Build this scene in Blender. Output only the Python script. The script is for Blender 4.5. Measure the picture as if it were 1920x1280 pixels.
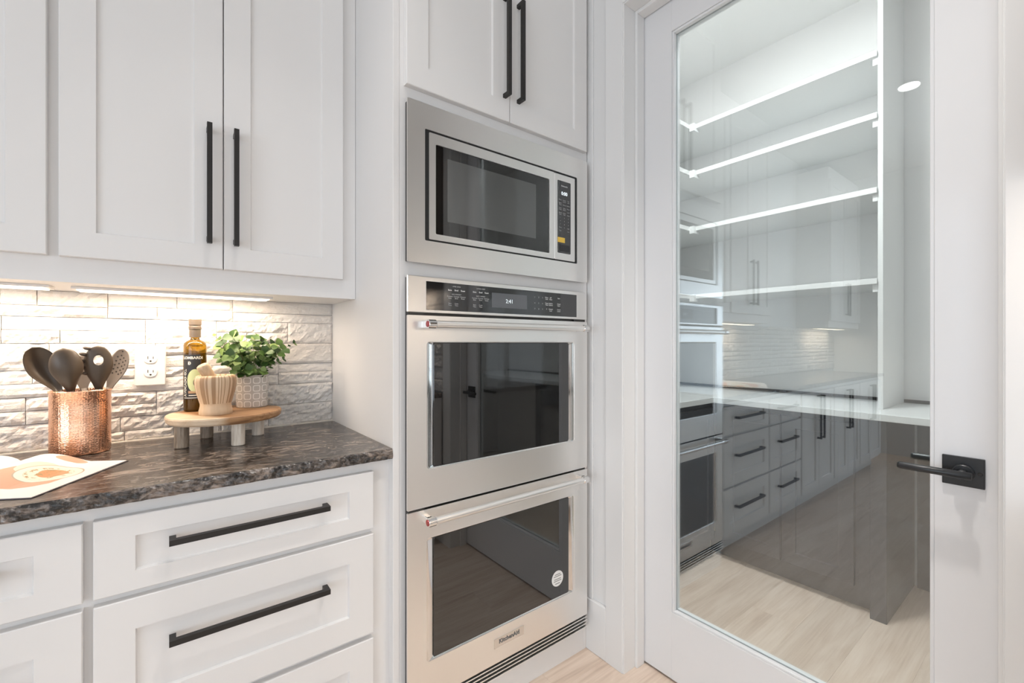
import bpy, bmesh, math, random
from mathutils import Vector, Matrix, noise

random.seed(7)
PI = math.pi
SC = bpy.context.scene
C = SC.collection
for o in list(bpy.data.objects):
    bpy.data.objects.remove(o)

# ------------------------------------------------------------------ camera
F_PX = 833.5                      # focal length in pixels of a 1920x1280 frame
cam_d = bpy.data.cameras.new('camera')
cam = bpy.data.objects.new('camera', cam_d)
C.objects.link(cam)
cam.location = (0, 0, 1.23)
cam.rotation_euler = (PI / 2, 0, -math.radians(37.88))
cam_d.sensor_fit = 'HORIZONTAL'
cam_d.sensor_width = 36.0
cam_d.lens = F_PX * 36.0 / 1920.0
cam_d.shift_y = 1.8 / 1920.0
cam_d.clip_start = 0.02
SC.camera = cam

# ------------------------------------------------------------------ world, view
w = bpy.data.worlds.new('daylight')
SC.world = w
w.use_nodes = True
bg = w.node_tree.nodes['Background']
bg.inputs[0].default_value = (0.86, 0.93, 1.0, 1)
bg.inputs[1].default_value = 0.6
SC.view_settings.view_transform = 'Standard'
SC.view_settings.look = 'None'
SC.view_settings.gamma = 1.0
SC.view_settings.use_curve_mapping = False
SC.view_settings.exposure = 0.0

# ------------------------------------------------------------------ large lights: daylight in the windows; pantry ceiling light and its added fill
def area(name, loc, rot, sx, sy, power, col, shape='RECTANGLE'):
    L = bpy.data.lights.new(name, 'AREA')
    L.shape = shape
    L.size = sx
    if shape in ('RECTANGLE', 'ELLIPSE'):
        L.size_y = sy
    L.energy = power
    L.color = col
    o = bpy.data.objects.new(name, L)
    o.location = loc
    o.rotation_euler = rot
    C.objects.link(o)
    return o

CEIL = 3.10
RX0, RX1 = -3.35, 1.35            # kitchen, along the counter run
RY0, RY1 = -4.05, 1.84            # kitchen, towards the backsplash wall
area('window_daylight', (RX0 - 0.06, -1.35, 1.30), (0, -PI / 2, 0), 1.8, 3.2, 84, (0.78, 0.89, 1.0))
area('patio_daylight', (-1.0, RY0 - 0.06, 1.12), (PI / 2, 0, 0), 3.8, 2.2, 33, (0.93, 0.965, 1.0))
for yl, pw_ in ((0.85, 36), (-0.9, 5)):  # ceiling light, then a weak unseen one added to brighten the right side
    area('pantry_light_and_fill', (1.72, yl, CEIL - 0.05), (0, 0, 0), 0.3, 0.3, pw_, (0.97, 0.99, 1.0), 'DISK')

# ------------------------------------------------------------------ materials
MATS = {}

def mat(name, col, rough=0.5, metal=0.0, **kw):
    if name in MATS:
        return MATS[name]
    m = bpy.data.materials.new(name)
    m.use_nodes = True
    b = m.node_tree.nodes['Principled BSDF']
    b.inputs['Base Color'].default_value = (*col, 1)
    b.inputs['Roughness'].default_value = rough
    b.inputs['Metallic'].default_value = metal
    for k, v in kw.items():
        b.inputs[k.replace('_', ' ')].default_value = v
    MATS[name] = m
    return m

def nt(m):
    return m.node_tree.nodes, m.node_tree.links, m.node_tree.nodes['Principled BSDF']

def add_bump(m, scale, strength, dist=0.002, detail=4, stretch=(1, 1, 1), tex='ShaderNodeTexNoise'):
    N, L, b = nt(m)
    tc = N.new('ShaderNodeTexCoord')
    mp = N.new('ShaderNodeMapping')
    mp.inputs['Scale'].default_value = stretch
    t = N.new(tex)
    t.inputs['Scale'].default_value = scale
    if tex == 'ShaderNodeTexNoise':
        t.inputs['Detail'].default_value = detail
    bp = N.new('ShaderNodeBump')
    bp.inputs['Strength'].default_value = strength
    bp.inputs['Distance'].default_value = dist
    L.new(tc.outputs['Object'], mp.inputs[0])
    L.new(mp.outputs[0], t.inputs['Vector'])
    L.new(t.outputs[0], bp.inputs['Height'])
    L.new(bp.outputs[0], b.inputs['Normal'])
    return t

def ramp(N, stops, interp='LINEAR'):
    r = N.new('ShaderNodeValToRGB')
    cr = r.color_ramp
    cr.interpolation = interp
    while len(cr.elements) < len(stops):
        cr.elements.new(0.5)
    for e, (p, c) in zip(cr.elements, stops):
        e.position = p
        e.color = (*c, 1)
    return r

cab_white = mat('cabinet_white', (0.80, 0.785, 0.775), 0.38)
add_bump(cab_white, 60, 0.03)
door_white = mat('door_white', (0.80, 0.80, 0.81), 0.35)
trim_white = mat('trim_white', (0.81, 0.805, 0.80), 0.38)
wall_paint = mat('wall_paint', (0.79, 0.785, 0.78), 0.7)
add_bump(wall_paint, 180, 0.05)
ceil_paint = mat('ceiling_paint', (0.86, 0.86, 0.85), 0.8)
black_metal = mat('black_metal', (0.012, 0.010, 0.009), 0.42)
black_lever = mat('matte_black_hardware', (0.016, 0.017, 0.019), 0.38)
dark_gap = mat('dark_gap', (0.008, 0.008, 0.008), 0.6)
dark_steel = mat('dark_steel', (0.06, 0.058, 0.055), 0.4, 0.6)
white_plastic = mat('white_plastic', (0.86, 0.84, 0.81), 0.3)
slot_black = mat('slot_black', (0.02, 0.015, 0.012), 0.6)
print_white = mat('printed_white', (0.62, 0.62, 0.61), 0.5)
sticker_white = mat('sticker_white', (0.85, 0.85, 0.84), 0.5)
print_grey = mat('printed_grey', (0.16, 0.16, 0.16), 0.5)
pantry_grey = mat('pantry_grey_paint', (0.042, 0.046, 0.058), 0.42)
pantry_top = mat('pantry_white_top', (0.74, 0.76, 0.76), 0.25)
shelf_white = mat('shelf_white', (0.76, 0.77, 0.765), 0.45)
chrome = mat('polished_chrome', (0.78, 0.77, 0.76), 0.08, 1.0)

steel = mat('brushed_stainless', (0.90, 0.885, 0.865), 0.35, 1.0)
def brush(m, sx, sz):
    N, L, b = nt(m)
    t = add_bump(m, 1.0, 0.06, 0.0005, 3, (sx, 40, sz))
brush(steel, 3, 900)

oven_glass = mat('oven_black_glass', (0.006, 0.006, 0.006), 0.02, 0.0, IOR=1.88)
panel_glass = mat('panel_black_glass', (0.010, 0.010, 0.011), 0.05, 0.0, IOR=1.9)
mesh_glass = mat('microwave_mesh_glass', (0.075, 0.078, 0.076), 0.06, 0.0, IOR=1.9)
display_grey = mat('display_grey', (0.12, 0.125, 0.135), 0.1)
lit = mat('lit_digits', (0.9, 0.95, 1.0), 0.5)
lit.node_tree.nodes['Principled BSDF'].inputs['Emission Color'].default_value = (0.85, 0.95, 1, 1)
lit.node_tree.nodes['Principled BSDF'].inputs['Emission Strength'].default_value = 0.55
red_medal = mat('red_medallion', (0.32, 0.02, 0.02), 0.2, 0.3)
yellow_sticker = mat('yellow_sticker', (0.78, 0.52, 0.08), 0.5)

# glass of the pantry door: clear, faintly green, reflecting like a thick pane
def pane_material():
    m = bpy.data.materials.new('door_glass')
    m.use_nodes = True
    N, L = m.node_tree.nodes, m.node_tree.links
    N.clear()
    out = N.new('ShaderNodeOutputMaterial')
    tr = N.new('ShaderNodeBsdfTransparent')
    tr.inputs[0].default_value = (0.965, 0.985, 0.975, 1)
    gl = N.new('ShaderNodeBsdfGlossy')
    gl.inputs['Roughness'].default_value = 0.0
    gl.inputs['Color'].default_value = (0.90, 0.96, 1.0, 1)
    lw = N.new('ShaderNodeLayerWeight')
    lw.inputs[0].default_value = 0.5
    pw = N.new('ShaderNodeMath'); pw.operation = 'POWER'; pw.inputs[1].default_value = 5
    ma = N.new('ShaderNodeMath'); ma.operation = 'MULTIPLY_ADD'
    F0 = 0.125
    ma.inputs[1].default_value = 1 - F0
    ma.inputs[2].default_value = F0
    mx = N.new('ShaderNodeMixShader')
    L.new(lw.outputs['Facing'], pw.inputs[0])
    L.new(pw.outputs[0], ma.inputs[0])
    L.new(ma.outputs[0], mx.inputs[0])
    L.new(tr.outputs[0], mx.inputs[1])
    L.new(gl.outputs[0], mx.inputs[2])
    L.new(mx.outputs[0], out.inputs[0])
    return m
pane_mat = pane_material()

def emit_mat(name, col, s):
    m = bpy.data.materials.new(name)
    m.use_nodes = True
    N, L = m.node_tree.nodes, m.node_tree.links
    N.clear()
    out = N.new('ShaderNodeOutputMaterial')
    e = N.new('ShaderNodeEmission')
    e.inputs[0].default_value = (*col, 1)
    e.inputs[1].default_value = s
    L.new(e.outputs[0], out.inputs[0])
    return m
lens_warm = emit_mat('warm_led_lens', (1.0, 0.80, 0.58), 6)
lens_cool = emit_mat('downlight_lens', (1.0, 0.96, 0.90), 9)

# oak planks
def oak():
    m = mat('oak_plank', (0.55, 0.42, 0.33), 0.42)
    N, L, b = nt(m)
    tc = N.new('ShaderNodeTexCoord')
    oi = N.new('ShaderNodeObjectInfo')
    off = N.new('ShaderNodeVectorMath'); off.operation = 'MULTIPLY'
    off.inputs[1].default_value = (7.3, 3.1, 5.7)
    cb = N.new('ShaderNodeCombineXYZ')
    for i in range(3):
        L.new(oi.outputs['Random'], cb.inputs[i])
    L.new(cb.outputs[0], off.inputs[0])
    add = N.new('ShaderNodeVectorMath')
    L.new(tc.outputs['Object'], add.inputs[0]); L.new(off.outputs[0], add.inputs[1])
    mp = N.new('ShaderNodeMapping'); mp.inputs['Scale'].default_value = (1.3, 9, 9)
    L.new(add.outputs[0], mp.inputs[0])
    n1 = N.new('ShaderNodeTexNoise'); n1.inputs['Scale'].default_value = 1.6; n1.inputs['Detail'].default_value = 6
    n1.inputs['Distortion'].default_value = 1.2
    L.new(mp.outputs[0], n1.inputs['Vector'])
    mp2 = N.new('ShaderNodeMapping'); mp2.inputs['Scale'].default_value = (4, 110, 60)
    L.new(add.outputs[0], mp2.inputs[0])
    n2 = N.new('ShaderNodeTexNoise'); n2.inputs['Scale'].default_value = 1.0; n2.inputs['Detail'].default_value = 5
    L.new(mp2.outputs[0], n2.inputs['Vector'])
    mx = N.new('ShaderNodeMix'); mx.data_type = 'FLOAT'; mx.inputs[0].default_value = 0.38
    L.new(n1.outputs[0], mx.inputs[2]); L.new(n2.outputs[0], mx.inputs[3])
    r = ramp(N, [(0.26, (0.50, 0.38, 0.30)), (0.43, (0.66, 0.53, 0.43)), (0.58, (0.75, 0.625, 0.525)), (0.8, (0.82, 0.71, 0.62))])
    L.new(mx.outputs[0], r.inputs[0])
    hs = N.new('ShaderNodeHueSaturation')
    mr = N.new('ShaderNodeMapRange'); mr.inputs[3].default_value = 0.96; mr.inputs[4].default_value = 1.05
    L.new(oi.outputs['Random'], mr.inputs[0]); L.new(mr.outputs[0], hs.inputs['Value'])
    L.new(r.outputs[0], hs.inputs['Color'])
    L.new(hs.outputs[0], b.inputs['Base Color'])
    bp = N.new('ShaderNodeBump'); bp.inputs['Strength'].default_value = 0.12; bp.inputs['Distance'].default_value = 0.002
    L.new(n2.outputs[0], bp.inputs['Height']); L.new(bp.outputs[0], b.inputs['Normal'])
    return m
oak_m = oak()

def granite():
    m = mat('leathered_granite', (0.05, 0.04, 0.035), 0.22, 0.0, IOR=1.6)
    N, L, b = nt(m)
    tc = N.new('ShaderNodeTexCoord')
    mp = N.new('ShaderNodeMapping'); mp.inputs['Scale'].default_value = (1.0, 2.4, 1.6)
    mp.inputs['Rotation'].default_value = (0, 0.5, 0.18)
    L.new(tc.outputs['Object'], mp.inputs[0])
    n1 = N.new('ShaderNodeTexNoise'); n1.inputs['Scale'].default_value = 12; n1.inputs['Detail'].default_value = 10
    n1.inputs['Roughness'].default_value = 0.70; n1.inputs['Distortion'].default_value = 1.5
    L.new(mp.outputs[0], n1.inputs['Vector'])
    r = ramp(N, [(0.38, (0.004, 0.0035, 0.0035)), (0.47, (0.022, 0.017, 0.0145)), (0.54, (0.10, 0.078, 0.064)), (0.63, (0.30, 0.24, 0.20)), (0.74, (0.46, 0.40, 0.36))])
    L.new(n1.outputs[0], r.inputs[0])
    n2 = N.new('ShaderNodeTexNoise'); n2.inputs['Scale'].default_value = 120; n2.inputs['Detail'].default_value = 4
    L.new(tc.outputs['Object'], n2.inputs['Vector'])
    r2 = ramp(N, [(0.50, (0, 0, 0)), (0.68, (1, 1, 1))])
    L.new(n2.outputs[0], r2.inputs[0])
    mx = N.new('ShaderNodeMix'); mx.data_type = 'RGBA'
    mm = N.new('ShaderNodeMath'); mm.operation = 'MULTIPLY'; mm.inputs[1].default_value = 0.40
    L.new(r2.outputs[0], mm.inputs[0]); L.new(mm.outputs[0], mx.inputs[0])
    L.new(r.outputs[0], mx.inputs[6]); mx.inputs[7].default_value = (0.30, 0.275, 0.265, 1)
    L.new(mx.outputs[2], b.inputs['Base Color'])
    rr = N.new('ShaderNodeMapRange'); rr.inputs[3].default_value = 0.10; rr.inputs[4].default_value = 0.30
    L.new(n1.outputs[0], rr.inputs[0]); L.new(rr.outputs[0], b.inputs['Roughness'])
    bp = N.new('ShaderNodeBump'); bp.inputs['Strength'].default_value = 0.25; bp.inputs['Distance'].default_value = 0.003
    L.new(n1.outputs[0], bp.inputs['Height']); L.new(bp.outputs[0], b.inputs['Normal'])
    return m
granite_m = granite()

def stone():
    m = mat('split_face_stone', (0.74, 0.70, 0.66), 0.72)
    N, L, b = nt(m)
    tc = N.new('ShaderNodeTexCoord')
    geo = N.new('ShaderNodeNewGeometry')
    oi = N.new('ShaderNodeObjectInfo')
    n1 = N.new('ShaderNodeTexNoise'); n1.inputs['Scale'].default_value = 48; n1.inputs['Detail'].default_value = 12
    n1.inputs['Roughness'].default_value = 0.62
    n2 = N.new('ShaderNodeTexNoise'); n2.inputs['Scale'].default_value = 4.5; n2.inputs['Detail'].default_value = 4
    mp = N.new('ShaderNodeMapping'); mp.inputs['Scale'].default_value = (0.8, 1, 1.5)
    L.new(geo.outputs['Position'], mp.inputs[0])
    L.new(mp.outputs[0], n1.inputs['Vector']); L.new(mp.outputs[0], n2.inputs['Vector'])
    r = ramp(N, [(0.3, (0.70, 0.655, 0.62)), (0.5, (0.78, 0.745, 0.71)), (0.7, (0.84, 0.81, 0.78))])
    L.new(n2.outputs[0], r.inputs[0])
    hs = N.new('ShaderNodeHueSaturation')
    mr = N.new('ShaderNodeMapRange'); mr.inputs[3].default_value = 0.95; mr.inputs[4].default_value = 1.03
    L.new(oi.outputs['Random'], mr.inputs[0]); L.new(mr.outputs[0], hs.inputs['Value'])
    L.new(r.outputs[0], hs.inputs['Color']); L.new(hs.outputs[0], b.inputs['Base Color'])
    bp = N.new('ShaderNodeBump'); bp.inputs['Strength'].default_value = 0.8; bp.inputs['Distance'].default_value = 0.010
    L.new(n1.outputs[0], bp.inputs['Height']); L.new(bp.outputs[0], b.inputs['Normal'])
    return m
stone_m = stone()

def wood(name, c0, c1, c2, scale=(3, 30, 30), rough=0.5):
    m = mat(name, c1, rough)
    N, L, b = nt(m)
    tc = N.new('ShaderNodeTexCoord')
    mp = N.new('ShaderNodeMapping'); mp.inputs['Scale'].default_value = scale
    n1 = N.new('ShaderNodeTexNoise'); n1.inputs['Scale'].default_value = 1.5; n1.inputs['Detail'].default_value = 6
    n1.inputs['Distortion'].default_value = 1.5
    L.new(tc.outputs['Object'], mp.inputs[0]); L.new(mp.outputs[0], n1.inputs['Vector'])
    r = ramp(N, [(0.3, c0), (0.5, c1), (0.7, c2)])
    L.new(n1.outputs[0], r.inputs[0]); L.new(r.outputs[0], b.inputs['Base Color'])
    return m
leg_grey = wood('weathered_leg_wood', (0.20, 0.155, 0.115), (0.34, 0.27, 0.205), (0.45, 0.37, 0.29), (40, 40, 8), 0.6)
leg_pale = wood('pale_leg_wood', (0.56, 0.47, 0.38), (0.70, 0.62, 0.53), (0.78, 0.71, 0.63), (40, 40, 8), 0.6)
pestle_wood = wood('pestle_wood', (0.48, 0.33, 0.20), (0.60, 0.44, 0.28), (0.68, 0.52, 0.36), (30, 30, 6), 0.5)

# ------------------------------------------------------------------ mesh helpers
def new_mesh(name, verts, faces, smooth=False):
    me = bpy.data.meshes.new(name)
    me.from_pydata([tuple(v) for v in verts], [], faces)
    me.update()
    if smooth:
        for p in me.polygons:
            p.use_smooth = True
    return me

def mk(name, geo, material, parent=None, origin=None, smooth=False, kind=None, label=None, cat=None, group=None):
    """Link one mesh object. geo = (verts, faces) in world coordinates or a bmesh; origin = the object's world origin."""
    if isinstance(geo, bmesh.types.BMesh):
        me = bpy.data.meshes.new(name)
        geo.to_mesh(me)
        geo.free()
        if smooth:
            for p in me.polygons:
                p.use_smooth = True
    else:
        me = new_mesh(name, geo[0], geo[1], smooth)
    if origin is None:
        vs = [v.co for v in me.vertices]
        lo = [min(v[i] for v in vs) for i in range(3)]
        hi = [max(v[i] for v in vs) for i in range(3)]
        origin = Vector(((lo[0] + hi[0]) / 2, (lo[1] + hi[1]) / 2, lo[2]))
    origin = Vector(origin)
    me.transform(Matrix.Translation(-origin))
    mats = material if isinstance(material, (list, tuple)) else [material]
    for m in mats:
        me.materials.append(m)
    o = bpy.data.objects.new(name, me)
    C.objects.link(o)
    place(o, origin, parent)
    tag(o, label, cat, group, kind)
    return o

WORLD = {}
def place(o, origin, parent):
    WORLD[o.name] = Vector(origin)
    if parent is not None:
        o.parent = parent
        o.location = Vector(origin) - WORLD[parent.name]
    else:
        o.location = origin

def tag(o, label=None, cat=None, group=None, kind=None):
    if label: o['label'] = label
    if cat: o['category'] = cat
    if group: o['group'] = group
    if kind: o['kind'] = kind
    return o

def thing(name, loc, label=None, cat=None, group=None, kind=None, parent=None):
    o = bpy.data.objects.new(name, None)
    o.empty_display_size = 0.05
    C.objects.link(o)
    place(o, Vector(loc), parent)
    tag(o, label, cat, group, kind)
    return o

def box(x0, x1, y0, y1, z0, z1):
    v = [(x0, y0, z0), (x1, y0, z0), (x1, y1, z0), (x0, y1, z0), (x0, y0, z1), (x1, y0, z1), (x1, y1, z1), (x0, y1, z1)]
    f = [(0, 3, 2, 1), (4, 5, 6, 7), (0, 1, 5, 4), (1, 2, 6, 5), (2, 3, 7, 6), (3, 0, 4, 7)]
    return v, f

def join(*gs):
    V, Fs = [], []
    for v, f in gs:
        n = len(V)
        V += list(v)
        Fs += [tuple(i + n for i in q) for q in f]
    return V, Fs

def bm_of(g):
    bm = bmesh.new()
    vs = [bm.verts.new(v) for v in g[0]]
    for f in g[1]:
        bm.faces.new([vs[i] for i in f])
    bm.normal_update()
    return bm

def bbox(x0, x1, y0, y1, z0, z1, r=0.0015, seg=2):
    """bevelled box"""
    bm = bm_of(box(x0, x1, y0, y1, z0, z1))
    bmesh.ops.bevel(bm, geom=bm.edges[:], offset=r, segments=seg, affect='EDGES', profile=0.5)
    return geo_of(bm)

def geo_of(bm):
    bm.verts.index_update()
    v = [tuple(x.co) for x in bm.verts]
    f = [tuple(x.index for x in q.verts) for q in bm.faces]
    bm.free()
    return v, f

def rings(rs, cap0=True, cap1=True):
    """loft a list of equal-length vertex rings"""
    V, Fs = [], []
    n = len(rs[0])
    for r in rs:
        V += [tuple(p) for p in r]
    for i in range(len(rs) - 1):
        for j in range(n):
            k = (j + 1) % n
            Fs.append((i * n + j, i * n + k, (i + 1) * n + k, (i + 1) * n + j))
    if cap0: Fs.append(tuple(reversed(range(n))))
    if cap1: Fs.append(tuple((len(rs) - 1) * n + j for j in range(n)))
    return V, Fs

def fix_normals(g):
    bm = bm_of(g)
    bmesh.ops.recalc_face_normals(bm, faces=bm.faces[:])
    return geo_of(bm)

def shaker(u0, u1, z0, z1, front, t, fl, fr, ft, fb, depth=0.008, axis='y', sgn=1):
    """shaker front: outer box with a recessed flat panel. axis y: faces -y with its face at y=front; axis x: faces -x (sgn=1) or +x (sgn=-1)"""
    b = 0.0018
    def R(a0, a1, c0, c1, d):
        d = front + sgn * d
        if axis == 'y':
            return [(a0, d, c0), (a1, d, c0), (a1, d, c1), (a0, d, c1)]
        return [(d, a0, c0), (d, a1, c0), (d, a1, c1), (d, a0, c1)]
    rs = [R(u0, u1, z0, z1, t), R(u0, u1, z0, z1, b), R(u0 + b, u1 - b, z0 + b, z1 - b, 0),
          R(u0 + fl, u1 - fr, z0 + fb, z1 - ft, 0), R(u0 + fl + b * 1.6, u1 - fr - b * 1.6, z0 + fb + b * 1.6, z1 - ft - b * 1.6, depth)]
    return fix_normals(rings(rs))

def lathe(profile, cx, cy, seg=40, sx=1.0, sy=1.0, cap0=True, cap1=True):
    rs = [[(cx + r * sx * math.cos(2 * PI * j / seg), cy + r * sy * math.sin(2 * PI * j / seg), z) for j in range(seg)] for r, z in profile]
    return rings(rs, cap0, cap1)

def tube(pts, radii, seg=12, cap=True):
    pts = [Vector(p) for p in pts]
    if not isinstance(radii, (list, tuple)):
        radii = [radii] * len(pts)
    rs = []
    ref = None
    for i, p in enumerate(pts):
        d = (pts[min(i + 1, len(pts) - 1)] - pts[max(i - 1, 0)]).normalized()
        if ref is None:
            ref = d.orthogonal().normalized()
        a = (ref - d * ref.dot(d)).normalized()
        ref = a
        b = d.cross(a)
        rs.append([p + (a * math.cos(2 * PI * j / seg) + b * math.sin(2 * PI * j / seg)) * radii[i] for j in range(seg)])
    return rings(rs, cap, cap)

def rrect(w, h, r, seg=5):
    """rounded rectangle outline, centred, counter-clockwise"""
    p = []
    for cx, cy, a0 in ((w / 2 - r, h / 2 - r, 0), (-w / 2 + r, h / 2 - r, 90), (-w / 2 + r, -h / 2 + r, 180), (w / 2 - r, -h / 2 + r, 270)):
        for i in range(seg + 1):
            a = math.radians(a0 + 90 * i / seg)
            p.append((cx + r * math.cos(a), cy + r * math.sin(a)))
    return p

def slab_xz(x0, x1, z0, z1, y0, y1, r=0.004, b=0.001):
    """rounded-corner plate facing -y, front at y0"""
    cx, cz, ww, hh = (x0 + x1) / 2, (z0 + z1) / 2, x1 - x0, z1 - z0
    o = rrect(ww, hh, r)
    i = rrect(ww - 2 * b, hh - 2 * b, max(r - b, 0.0004))
    return fix_normals(rings([[(cx + p, y1, cz + q) for p, q in o], [(cx + p, y0 + b, cz + q) for p, q in o], [(cx + p, y0, cz + q) for p, q in i]]))

def frame_xz(x0, x1, z0, z1, ix0, ix1, iz0, iz1, y0, y1, ro=0.004, ri=0.004):
    """plate with a rounded rectangular opening, front at y0"""
    o = [((x0 + x1) / 2 + p, (z0 + z1) / 2 + q) for p, q in rrect(x1 - x0, z1 - z0, ro)]
    i = [((ix0 + ix1) / 2 + p, (iz0 + iz1) / 2 + q) for p, q in rrect(ix1 - ix0, iz1 - iz0, ri)]
    rs = [[(a, y1, c) for a, c in i], [(a, y0, c) for a, c in i], [(a, y0, c) for a, c in o], [(a, y1, c) for a, c in o], [(a, y1, c) for a, c in i]]
    return fix_normals(rings(rs, False, False))

def text_geo(body, size, bold=False, align='LEFT', spacing=1.0):
    cu = bpy.data.curves.new('lettering', 'FONT')
    cu.body = body
    cu.size = size
    cu.align_x = align
    cu.extrude = 0.0
    cu.resolution_u = 2
    cu.space_line = spacing
    if bold:
        cu.offset = size * 0.03
    o = bpy.data.objects.new('lettering', cu)
    C.objects.link(o)
    dg = bpy.context.evaluated_depsgraph_get()
    me = bpy.data.meshes.new_from_object(o.evaluated_get(dg))
    v = [tuple(x.co) for x in me.vertices]
    f = [tuple(p.vertices) for p in me.polygons]
    bpy.data.objects.remove(o)
    bpy.data.curves.remove(cu)
    bpy.data.meshes.remove(me)
    return v, f

def text_xz(body, x, z, y, size, **k):
    v, f = text_geo(body, size, **k)
    return [(x + p[0], y, z + p[1]) for p in v], f

def handle_bar(p0, p1, out, sec=0.0125, proj=0.032, inset=0.0):
    """C-shaped square bar pull between the two end points on the face; out = unit vector off the face"""
    p0, p1, out = Vector(p0), Vector(p1), Vector(out)
    d = (p1 - p0).normalized()
    s = d.cross(out)
    def blk(a, b, h0, h1):
        v = []
        for h in (h0, h1):
            for t, sg in ((a, -1), (b, -1), (b, 1), (a, 1)):
                v.append(tuple(p0 + d * t + s * (sg * sec / 2) + out * h))
        f = [(0, 3, 2, 1), (4, 5, 6, 7), (0, 1, 5, 4), (1, 2, 6, 5), (2, 3, 7, 6), (3, 0, 4, 7)]
        return v, f
    Ln = (p1 - p0).length
    return fix_normals(join(blk(0, Ln, proj - sec, proj), blk(inset, inset + sec, 0, proj - sec), blk(Ln - inset - sec, Ln - inset, 0, proj - sec)))

# ================================================================== STRUCTURE
STONE_Y = 1.828
PX1 = 3.0                                     # pantry back wall
PY0, PY1 = -1.7, 1.86
floor = mk('floor', box(RX0 - 0.12, PX1 + 0.12, RY0 - 0.12, PY1 + 0.12, -0.08, -0.012), oak_m, kind='structure')
pw, pl = 0.19, 1.5
y = -0.76
row = 0
while y < 1.9:
    x = -1.1 - (row * 0.53) % pl
    while x < PX1:
        x0, x1 = max(x, -1.1), min(x + pl, PX1)
        if x1 - x0 > 0.05:
            g = bbox(x0 + 0.0001, x1 - 0.0001, y + 0.0001, min(y + pw, 1.86) - 0.0001, -0.012, 0.0, 0.0005, 1)
            mk('floor_plank', g, oak_m, floor)
        x += pl
    y += pw
    row += 1
# plank field further back in the kitchen, past the part that shows
gs = []
yy = -0.76 - pw
while yy > RY0:
    gs.append(box(RX0, RX1, yy + 0.0006, yy + pw - 0.0006, -0.012, 0.0))
    yy -= pw
yy = -0.76
while yy < RY1:
    gs.append(box(RX0, -1.1, yy + 0.0006, min(yy + pw, RY1) - 0.0006, -0.012, 0.0))
    yy += pw
mk('floor_planks_beyond', join(*gs), oak_m, floor, kind='stuff')

mk('ceiling', box(RX0 - 0.12, PX1 + 0.12, RY0 - 0.12, PY1 + 0.12, CEIL, CEIL + 0.1), ceil_paint, kind='structure')
wall_back = mk('wall_back', box(RX0 - 0.12, RX1 + 0.115, RY1, RY1 + 0.12, 0, CEIL), wall_paint, kind='structure')
# left wall with a window opening
mk('wall_left', join(box(RX0 - 0.12, RX0, RY0, -2.95, 0, CEIL), box(RX0 - 0.12, RX0, 0.25, RY1, 0, CEIL),
                     box(RX0 - 0.12, RX0, -2.95, 0.25, 0, 0.4), box(RX0 - 0.12, RX0, -2.95, 0.25, 2.2, CEIL)), wall_paint, kind='structure')
mk('wall_front', join(box(RX0, -2.9, RY0 - 0.12, RY0, 0, CEIL), box(0.9, RX1, RY0 - 0.12, RY0, 0, CEIL), box(-2.9, 0.9, RY0 - 0.12, RY0, 2.25, CEIL)), wall_paint, kind='structure')
# right wall with the pantry doorway
DY0, DY1, DZ = 0.085, 1.060, 2.50
mk('wall_right', join(box(RX1, RX1 + 0.115, DY1, RY1, 0, CEIL), box(RX1, RX1 + 0.115, RY0, DY0, 0, CEIL), box(RX1, RX1 + 0.115, DY0, DY1, DZ, CEIL)), wall_paint, kind='structure')
mk('wall_pantry_back', box(PX1, PX1 + 0.1, PY0, PY1, 0, CEIL), wall_paint, kind='structure')
mk('wall_pantry_left', box(RX1 + 0.115, PX1 + 0.1, PY1, PY1 + 0.1, 0, CEIL), wall_paint, kind='structure')
mk('wall_pantry_right', box(RX1 + 0.115, PX1, PY0 - 0.1, PY0, 0, CEIL), wall_paint, kind='structure')

# windows (seen only in reflections)
def window(name, axis, a0, a1, z0, z1, d, nmul):
    wn = thing(name, (d, (a0 + a1) / 2, z0) if axis == 'x' else ((a0 + a1) / 2, d, z0), kind='structure')
    def bar(n, b0, b1, c0, c1):
        g = box(d - 0.03, d + 0.03, b0, b1, c0, c1) if axis == 'x' else box(b0, b1, d - 0.03, d + 0.03, c0, c1)
        mk(n, g, trim_white, wn)
    bar('window_frame', a0, a1, z0, z0 + 0.07); bar('window_frame', a0, a1, z1 - 0.07, z1)
    bar('window_frame', a0, a0 + 0.07, z0 + 0.07, z1 - 0.07); bar('window_frame', a1 - 0.07, a1, z0 + 0.07, z1 - 0.07)
    for i in range(1, nmul):
        c = a0 + (a1 - a0) * i / nmul
        bar('mullion', c - 0.04, c + 0.04, z0 + 0.07, z1 - 0.07)
window('window_1', 'x', -2.95, 0.25, 0.4, 2.2, RX0 + 0.02, 3)
window('window_2', 'y', -2.9, 0.9, 0.0, 2.25, RY0 + 0.02, 4)

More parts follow.
